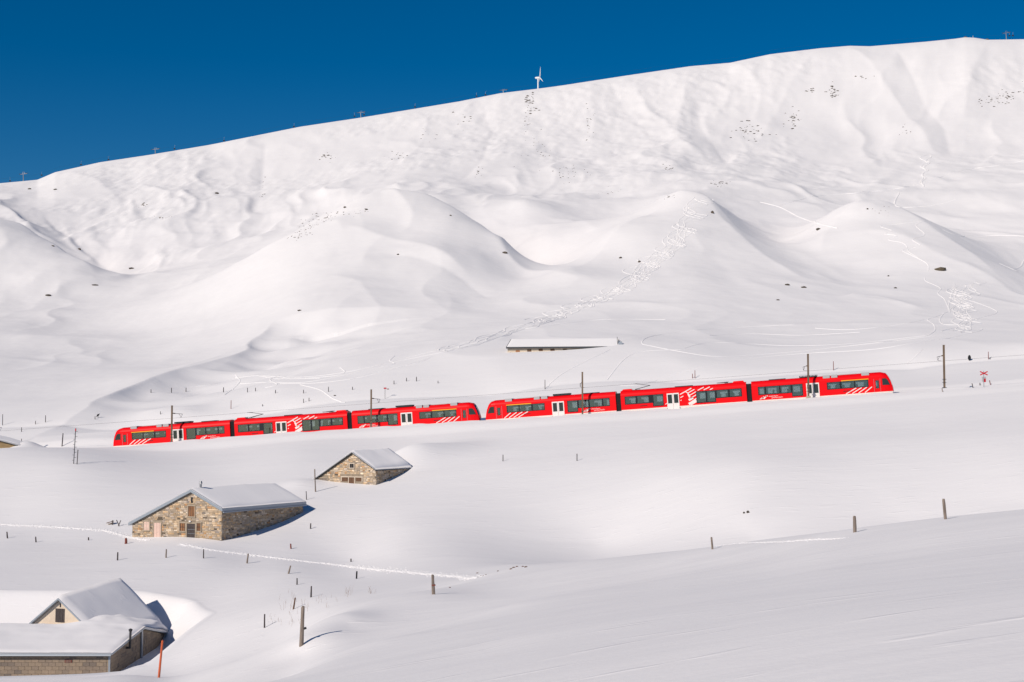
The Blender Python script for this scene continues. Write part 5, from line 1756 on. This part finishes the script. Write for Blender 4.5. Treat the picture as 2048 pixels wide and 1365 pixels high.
# foot trail past the large barn: a shallow trodden line with kicked-out clods along it
def rock_mesh(seed):
    r = random.Random(seed)
    t = (1 + 5 ** .5) / 2
    v = [(-1, t, 0), (1, t, 0), (-1, -t, 0), (1, -t, 0), (0, -1, t), (0, 1, t), (0, -1, -t), (0, 1, -t), (t, 0, -1), (t, 0, 1), (-t, 0, -1), (-t, 0, 1)]
    v = [tuple(c * r.uniform(.62, 1.15) / 1.9 for c in p) for p in v]
    f = [(0, 11, 5), (0, 5, 1), (0, 1, 7), (0, 7, 10), (0, 10, 11), (1, 5, 9), (5, 11, 4), (11, 10, 2), (10, 7, 6), (7, 1, 8), (3, 9, 4), (3, 4, 2), (3, 2, 6), (3, 6, 8), (3, 8, 9), (4, 9, 5), (2, 4, 11), (6, 2, 10), (8, 6, 7), (9, 8, 1)]
    return v, f
RM = [rock_mesh(k) for k in range(6)]
def clods(mb, line, per_m, spread, smin, smax, r):
    for a, b in zip(line[:-1], line[1:]):
        l = (b - a).length
        d = (b - a) / max(l, 1e-6); nn = Vector((-d.y, d.x))
        k = l * per_m
        for _ in range(int(k) + (r.random() < k % 1)):
            p = a.lerp(b, r.random())
            o = r.gauss(0, spread)
            x, y = p.x + nn.x * o, p.y + nn.y * o
            s_ = r.uniform(smin, smax) * (1.0 if abs(o) < spread else .6)
            v, f = RM[r.randrange(6)]
            z = ground(x, y)
            mb.quads([(x + q_[0] * s_ * 1.3, y + q_[1] * s_ * 1.3, z + q_[2] * s_ * .45) for q_ in v], f)
tr = MB()
for pix in ([(-30, 1046), (0, 1049), (80, 1053), (150, 1057), (210, 1062), (235, 1068), (262, 1075), (300, 1081)], [(360, 1089), (390, 1094), (420, 1100), (500, 1110), (600, 1122), (700, 1133), (800, 1143), (900, 1152), (955, 1156)]):
    for run in drape(pix, 92, 14, 200):
        ln = resample(run, .5)
        ribbon(tr, [Vector((p.x, p.y + TR.uniform(-.12, .12), p.z)) for p in ln], .55, .05, TR)
        clods(tr, ln, 34, .34, .05, .17, TR)
for pix in ([(1432, 1090), (1500, 1086), (1560, 1084), (1620, 1080), (1690, 1077)],):
    for run in drape(pix, 45, 14, 100):
        clods(tr, resample(run, .3), 30, .10, .02, .07, TR)
props(tr.obj('foot_trail', M['fresh'], smooth=False), 'bright trodden foot trail past the large barn', 'trail', kind='stuff')

# ------------------------------------------------------------------ rocks
RMES = []
for k, (v, f) in enumerate(RM):
    me_ = bpy.data.meshes.new('rock'); me_.from_pydata(v, [], f); me_.materials.append(M['rock']); RMES.append(me_)
SINGLE = [
    (1881, 541, 22, 8, 'large brown lichen-covered boulder under the right knoll', True), (1637, 460, 12, 5, 'dark rock at the end of the traverse in the hollow right of the middle', False),
    (1425, 427, 6, 7, 'dark round rock on the right flank of the ski-run knoll', False), (97, 592, 11, 4, 'flat dark rock below the left knoll', False), (190, 571, 12, 3, 'flat rock where the left knoll meets the valley', False),
    (106, 493, 5, 3, 'small rock on the edge of the left knoll', False), (59, 379, 8, 3, 'dark rock just under the ridge at the far left', False), (111, 380, 9, 3, 'second rock under the ridge at the far left', False),
    (1608, 576, 11, 4, 'brown rock on the slope right of the ski-run knoll', False), (1575, 571, 10, 4, 'pale rock left of the brown one on the same slope', False), (1556, 601, 6, 3, 'small dark rock below the two brownish rocks', False),
    (1279, 525, 5, 5, 'small dark rock among the ski tracks, right of two', False), (1241, 517, 6, 4, 'small rock among the ski tracks, left of two', False), (796, 510, 6, 3, 'small dark rock on the front of the big middle knoll', False),
    (690, 416, 6, 4, 'dark rock on the left shoulder of the big middle knoll', False), (733, 420, 6, 3, 'dark rock just right of the left-shoulder rock', False), (901, 432, 4, 3, 'tiny rock on the right ridge of the middle knoll', False),
    (1010, 507, 9, 5, 'dark rock at the right foot of the middle knoll', False), (599, 622, 8, 3, 'lone flat rock on the left snowfield', False), (1791, 577, 8, 3, 'flat rock left of the tangle of ski tracks', False),
    (1777, 553, 4, 3, 'tiny rock above the flat rock left of the tangle', False), (670, 792, 5, 2, 'small dark rock on the snow above the second mast', False), (263, 538, 10, 4, 'rock in the gully right of the left knoll', False), (159, 500, 6, 5, 'rock on the steep bank right of the left knoll', False),
    (1735, 419, 4, 3, 'tiny rock on top of the right knoll', False), (1488, 1027, 5, 4, 'left of two dark rocks on the sunny slope above the crest', False), (1496, 1026, 6, 6, 'right of two dark rocks on the sunny slope above the crest', False),
    (434, 388, 8, 4, 'dark rock alone on the upper left slope', False)]
for i, (px, row, wp, hp, lb_, big) in enumerate(SINGLE):
    g = hit(px, row, 120 if row > 1000 else 256)
    sc = g.y / F
    o = bpy.data.objects.new('boulder' if big else 'rock', RMES[i % 6].copy() if big else RMES[i % 6])
    if big: o.data.materials[0] = M['boulder']
    COL.objects.link(o)
    o.location = g + Vector((0, 0, hp * sc * .15))
    o.scale = (wp * sc * .62, wp * sc * .45, hp * sc * .75)
    o.rotation_euler = (0, 0, TR.uniform(-.4, .4))
    props(o, lb_, 'rock', 'single rocks showing through the snow')
CL = [  # px, row, spread x, spread y, count, size, tilt, label
    (1060, 205, 6, 13, 24, 4.0, .0, 'rocky outcrop just under the wind turbine'), (1072, 222, 7, 5, 10, 3.5, 0, 'dark rocks at the foot of the outcrop under the turbine'), (1052, 250, 6, 18, 16, 2.4, 0, 'string of rocks below the turbine outcrop'),
    (1500, 262, 22, 12, 42, 3.6, .1, 'field of rocks right of the middle of the big slope'), (1665, 185, 9, 14, 30, 3.8, .1, 'rock patch high on the right of the big slope'), (1617, 181, 9, 3, 9, 3.2, 0, 'short row of rocks near the high rock patch'),
    (1585, 240, 12, 14, 32, 3.2, .1, 'loose rocks between the two rock fields'), (2010, 195, 30, 14, 44, 3.4, -.6, 'slanting rock bands at the right edge of the slope'), (1975, 200, 14, 7, 14, 2.8, -.4, 'scattered rocks left of the slanting bands'),
    (1140, 345, 26, 12, 32, 2.4, 0, 'pale scree under the middle of the big slope'), (1075, 300, 18, 26, 30, 2.0, -.2, 'faint scree below the turbine'), (1180, 250, 7, 30, 22, 2.4, 0, 'vertical string of rocks right of the turbine'),
    (1335, 338, 12, 6, 16, 2.6, 0, 'small rock patch above the ski-run knoll'), (1440, 368, 14, 5, 22, 3.0, 0, 'dark rock patch right behind the ski-run knoll'), (640, 440, 26, 9, 60, 2.6, -.5, 'speckled stones on the left shoulder of the big middle knoll'),
    (600, 470, 18, 6, 34, 2.2, -.4, 'speckled stones at the left foot of the big middle knoll'), (720, 424, 16, 4, 16, 2.4, -.3, 'stones near the top of the big middle knoll'), (655, 315, 12, 7, 14, 3.4, -.2, 'dark rocks on the upper left slope'),
    (800, 312, 18, 7, 14, 2.8, -.3, 'rocks strung along the upper slope left of the turbine'), (925, 235, 14, 12, 10, 3.0, .2, 'rocks high under the ridge left of the turbine'), (870, 270, 18, 10, 10, 2.8, .2, 'loose rocks below the ridge left of the turbine'),
    (960, 345, 10, 8, 12, 2.6, 0, 'rocks on the middle slope left of the turbine'), (1725, 155, 12, 4, 7, 3.0, .3, 'few rocks close under the right part of the ridge'), (1770, 424, 22, 5, 10, 2.0, .2, 'few stones on the crown of the right knoll'),
    (290, 412, 10, 3, 9, 3.0, .2, 'short rows of rocks on the upper left slope'), (325, 436, 14, 3, 10, 2.6, 0, 'rocks above the left valley'), (525, 380, 6, 14, 9, 2.4, 0, 'rocks in the shaded rib of the upper left slope'),
    (1810, 260, 12, 12, 9, 2.4, 0, 'scattered rocks on the right slope'), (1340, 393, 12, 5, 8, 2.6, 0, 'rocks on top of the ski-run knoll'), (1215, 385, 14, 6, 10, 2.2, 0, 'rocks in the hollow left of the ski-run knoll')]
for px, row, sx_, sy_, cnt, sz, tilt, lb_ in CL:
    mb = MB()
    r = random.Random(int(px))
    for k in range(cnt):
        a = r.gauss(0, 1) * sx_ * .75; b = r.gauss(0, 1) * sy_ * .75
        x_, y_ = px + a, row + b + a * tilt * .6
        if y_ < sky_row(x_) + 6: continue
        g = hit(x_, y_, 480)
        sc = g.y / F
        v, f = RM[r.randrange(6)]
        w_ = sz * sc * r.uniform(.3, .95); h_ = w_ * r.uniform(.3, .6)
        an = r.uniform(0, 3.14)
        ca, sa = math.cos(an), math.sin(an)
        mb.quads([(g.x + (p[0] * ca - p[1] * sa) * w_, g.y + (p[0] * sa + p[1] * ca) * w_ * .7, g.z + p[2] * h_ + h_ * .1) for p in v], f)
    props(mb.obj('rock_patch', M['rock']), lb_, 'rocks', kind='stuff')
# clods and stones where the trail meets the crest
mb = MB()
r = random.Random(77)
for (px, row, s_) in [(955, 1147, 3), (962, 1153, 3), (967, 1152, 2.5), (972, 1150, 2), (996, 1143, 3), (1022, 1139, 3.5), (1028, 1136, 4), (1034, 1134, 3), (1046, 1134, 3), (1052, 1135, 4), (900, 1176, 3)]:
    g = hit(px, row, 60, 140); sc = g.y / F
    v, f = RM[r.randrange(6)]
    mb.quads([(g.x + p[0] * s_ * sc, g.y + p[1] * s_ * sc, g.z + p[2] * s_ * sc * .6) for p in v], f)
props(mb.obj('clods', M['brownwood']), 'brown clods where the trail meets the near crest', 'clods', kind='stuff')

# ------------------------------------------------------------------ wind turbine and chairlift on the ridge
DT = 2300.0
hub = P(1080, 156, DT)
gz_ = ground(hub.x, DT)
tb = empty('wind_turbine', Matrix.Translation((hub.x - 2.0, DT + 3, gz_)), 'white three-bladed wind turbine behind the snowy ridge', 'wind turbine')
hz_ = hub.z - gz_
m = MB(); m.tube((-1.2, 0, -3), (-1.2, 0, hz_), 1.5, 0.95, n=16); m.obj('tower', M['turbine'], tb)
m = MB(); m.tube((-6.0, .5, hz_ + .6), (-3.4, .4, hz_ + .6), 1.3, 1.8, n=14); m.tube((-3.4, .4, hz_ + .6), (1.4, -.3, hz_ + .6), 1.8, 1.9, n=14); m.obj('nacelle', M['turbine'], tb)
m = MB(); m.tube((1.4, -.3, hz_ + .6), (3.0, -.6, hz_ + .6), 1.7, .7, n=14); hb_ = m.obj('hub', M['turbine'], tb)
for an in (3, 123, 243):
    a = R(an)
    c0 = Vector((2.0, -.4, hz_ + .6))
    dr_ = Vector((math.sin(a) * .28 + .03, -math.sin(a) * .95, math.cos(a))).normalized()
    sd__ = dr_.cross(Vector((.9, -.2, 0))).normalized(); th_ = dr_.cross(sd__)
    sx_ = Vector((1, 0, 0))
    m = MB(); vs = []
    for t_, c_ in ((0, .5), (.10, .65), (.22, 1.1), (.5, .8), (.8, .48), (1.0, .10)):
        p = c0 + dr_ * (18.5 * t_)
        for k in range(6):
            b = k / 6 * 6.283
            vs.append(p + sx_ * (c_ * math.cos(b)) * .75 + sd__ * (c_ * .45 * math.cos(b)) + th_ * (.28 * c_ * math.sin(b)))
    fs = []
    for i in range(5):
        for k in range(6): fs.append((i * 6 + k, i * 6 + (k + 1) % 6, (i + 1) * 6 + (k + 1) % 6, (i + 1) * 6 + k))
    m.quads(vs, fs); m.obj('blade', M['turbine'], tb, smooth=True)

def ridge_pt(px):
    u = ray(px, sky_row(px))[0]
    i = int(np.searchsorted(UU, u)) - 1
    bnd = np.nonzero((YY > 1250) & (YY < 1750))[0]
    j = bnd[int(np.argmax(Zg[bnd, i] / YY[bnd]))]
    y = float(YY[j]) + 6
    return Vector((u * y, y, ground(u * y, y)))
PY = [(47, 18, 'leftmost'), (311, 12, 'second from the left'), (722, 13, 'third from the left'), (1007, 7, 'fourth from the left, half sunk behind the ridge'), (2013, 17, 'rightmost, beside the summit hump')]
rope = []
for px, hp, wd in PY:
    g = ridge_pt(px); sc = g.y / F; h = hp * sc
    rt = empty('lift_pylon', Matrix.Translation(g), 'grey chairlift pylon on the ridge, ' + wd, 'pylon', 'chairlift pylons along the ridge')
    m = MB(); m.tube((0, 0, -2), (-.4, 0, h * .75), .48, .36, n=10); m.obj('tower', M['steel'], rt)
    m = MB(); m.bar((-3.6, 0, h * .76), (3.6, 0, h * .86), .6, .5); m.obj('crossarm', M['steel'], rt)
    for s_ in (-1, 1):
        m = MB()
        m.bar((s_ * 3.4 - 1.4, -.2, h * .81 + s_ * .5), (s_ * 3.4 + 1.4, -.2, h * .81 + s_ * .5 + .4), .25, .3)
        for k in range(4): m.tube((s_ * 3.4 - 1.2 + k * .8, -.35, h * .85 + s_ * .5), (s_ * 3.4 - 1.2 + k * .8, .05, h * .85 + s_ * .5), .28, n=8)
        m.obj('sheave_train', M['darksteel'], rt)
    m = MB(); m.bar((-1.2, 0, h * .80), (-.9, 0, h), .2, .2); m.bar((1.0, 0, h * .84), (.8, 0, h), .2, .2); m.bar((-1.3, 0, h), (1.2, 0, h + .2), .2, .2); m.obj('service_frame', M['steel'], rt)
    rope.append(g + Vector((0, 0, h * .86)))
    chair_ref = g
CH = [(20, 3, 'at the left edge of the ridge'), (83, 6, 'right of the leftmost pylon'), (162, 4, 'midway between the two leftmost pylons'), (217, 3, 'left of the second pylon, low over the ridge'), (349, 4, 'right of the second pylon'), (448, 3, 'on the empty ridge between second and third pylon'), (588, 3, 'left of the third pylon'),
      (709, 5, 'close left of the third pylon'), (728, 5, 'close right of the third pylon'), (830, 4, 'between the third and fourth pylon'), (953, 4, 'left of the fourth pylon'), (971, 3, 'nearest the fourth pylon'), (2019, 8, 'close under the rightmost pylon'), (2026, 8, 'right of the rightmost pylon')]
def rope_z(x, y):
    for a, b in zip(rope[:-1], rope[1:]):
        if a.x <= x <= b.x: 
            f = (x - a.x) / (b.x - a.x); return (a.lerp(b, f)).z
    a = rope[0] if x < rope[0].x else rope[-1]
    return a.z
chairp = None
for px, up_, wd in CH:
    g = ridge_pt(px); sc = g.y / F
    lb_ = 'dark lift chair ' + wd
    if chairp is None:
        rt = empty('lift_chair', Matrix.Translation(g), lb_, 'lift chair', 'chairs hanging from the lift on the ridge'); chairp = rt
        m = MB(); m.tube((0, 0, 1.4), (0, 0, 4.2), .09); m.tube((0, 0, 4.2), (.5, 0, 4.5), .09); m.obj('hanger', M['steel'], rt)
        m = MB(); m.box(-1.0, 1.0, -.1, .6, .35, .55); m.obj('seat', M['black'], rt)
        m = MB(); m.box(-1.0, 1.0, -.18, -.06, .4, 1.4); m.obj('backrest', M['black'], rt)
        m = MB(); m.tube((-1.05, .1, 1.4), (1.05, .1, 1.4), .08); m.tube((-.9, .55, .0), (.9, .55, .0), .06); m.obj('safety_bar', M['darksteel'], rt)
    else:
        rt = copy_tree(chairp); rt['label'] = lb_
    rt.matrix_world = Matrix.Translation(g + Vector((0, 0, (up_ - 1.5) * sc)))
m = MB()
pr_ = None
for px in range(-60, 2110, 30):
    g = ridge_pt(px); p = g + Vector((0, 0, 4.9))
    if pr_: m.tube(pr_, p, .03, n=4, cap=False)
    pr_ = p
props(m.obj('haul_rope', M['darksteel']), 'thin haul rope of the chairlift along the ridge', 'rope')
# hut remains and marks on the summit hump
for px, wp, hp, lb_ in ((1931, 5, 2.5, 'stone cairn on the summit hump at the right'), (1946, 2, 4, 'thin summit post right of the cairn'), (1974, 6, 3, 'low hut top left of the rightmost pylon')):
    g = ridge_pt(px); sc = g.y / F
    mb = MB()
    if wp == 2: mb.tube((0, 0, -1), (0, 0, hp * sc), .35, .3)
    else:
        v, f = RM[int(px) % 6]
        for dx, dz, s_ in ((-.25, .1, .5), (.25, .1, .55), (0, .45, .4)):
            mb.quads([(p[0] * wp * sc * s_ + dx * wp * sc, p[1] * wp * sc * s_ * .6, p[2] * hp * sc * s_ + dz * hp * sc) for p in v], f)
    o = mb.obj('summit_post' if wp == 2 else ('cairn' if px < 1950 else 'hut_top'), M['roofgrey'] if wp == 2 else M['boulder'])
    o.location = g
    props(o, lb_, 'post' if wp == 2 else ('cairn' if px < 1950 else 'hut'))
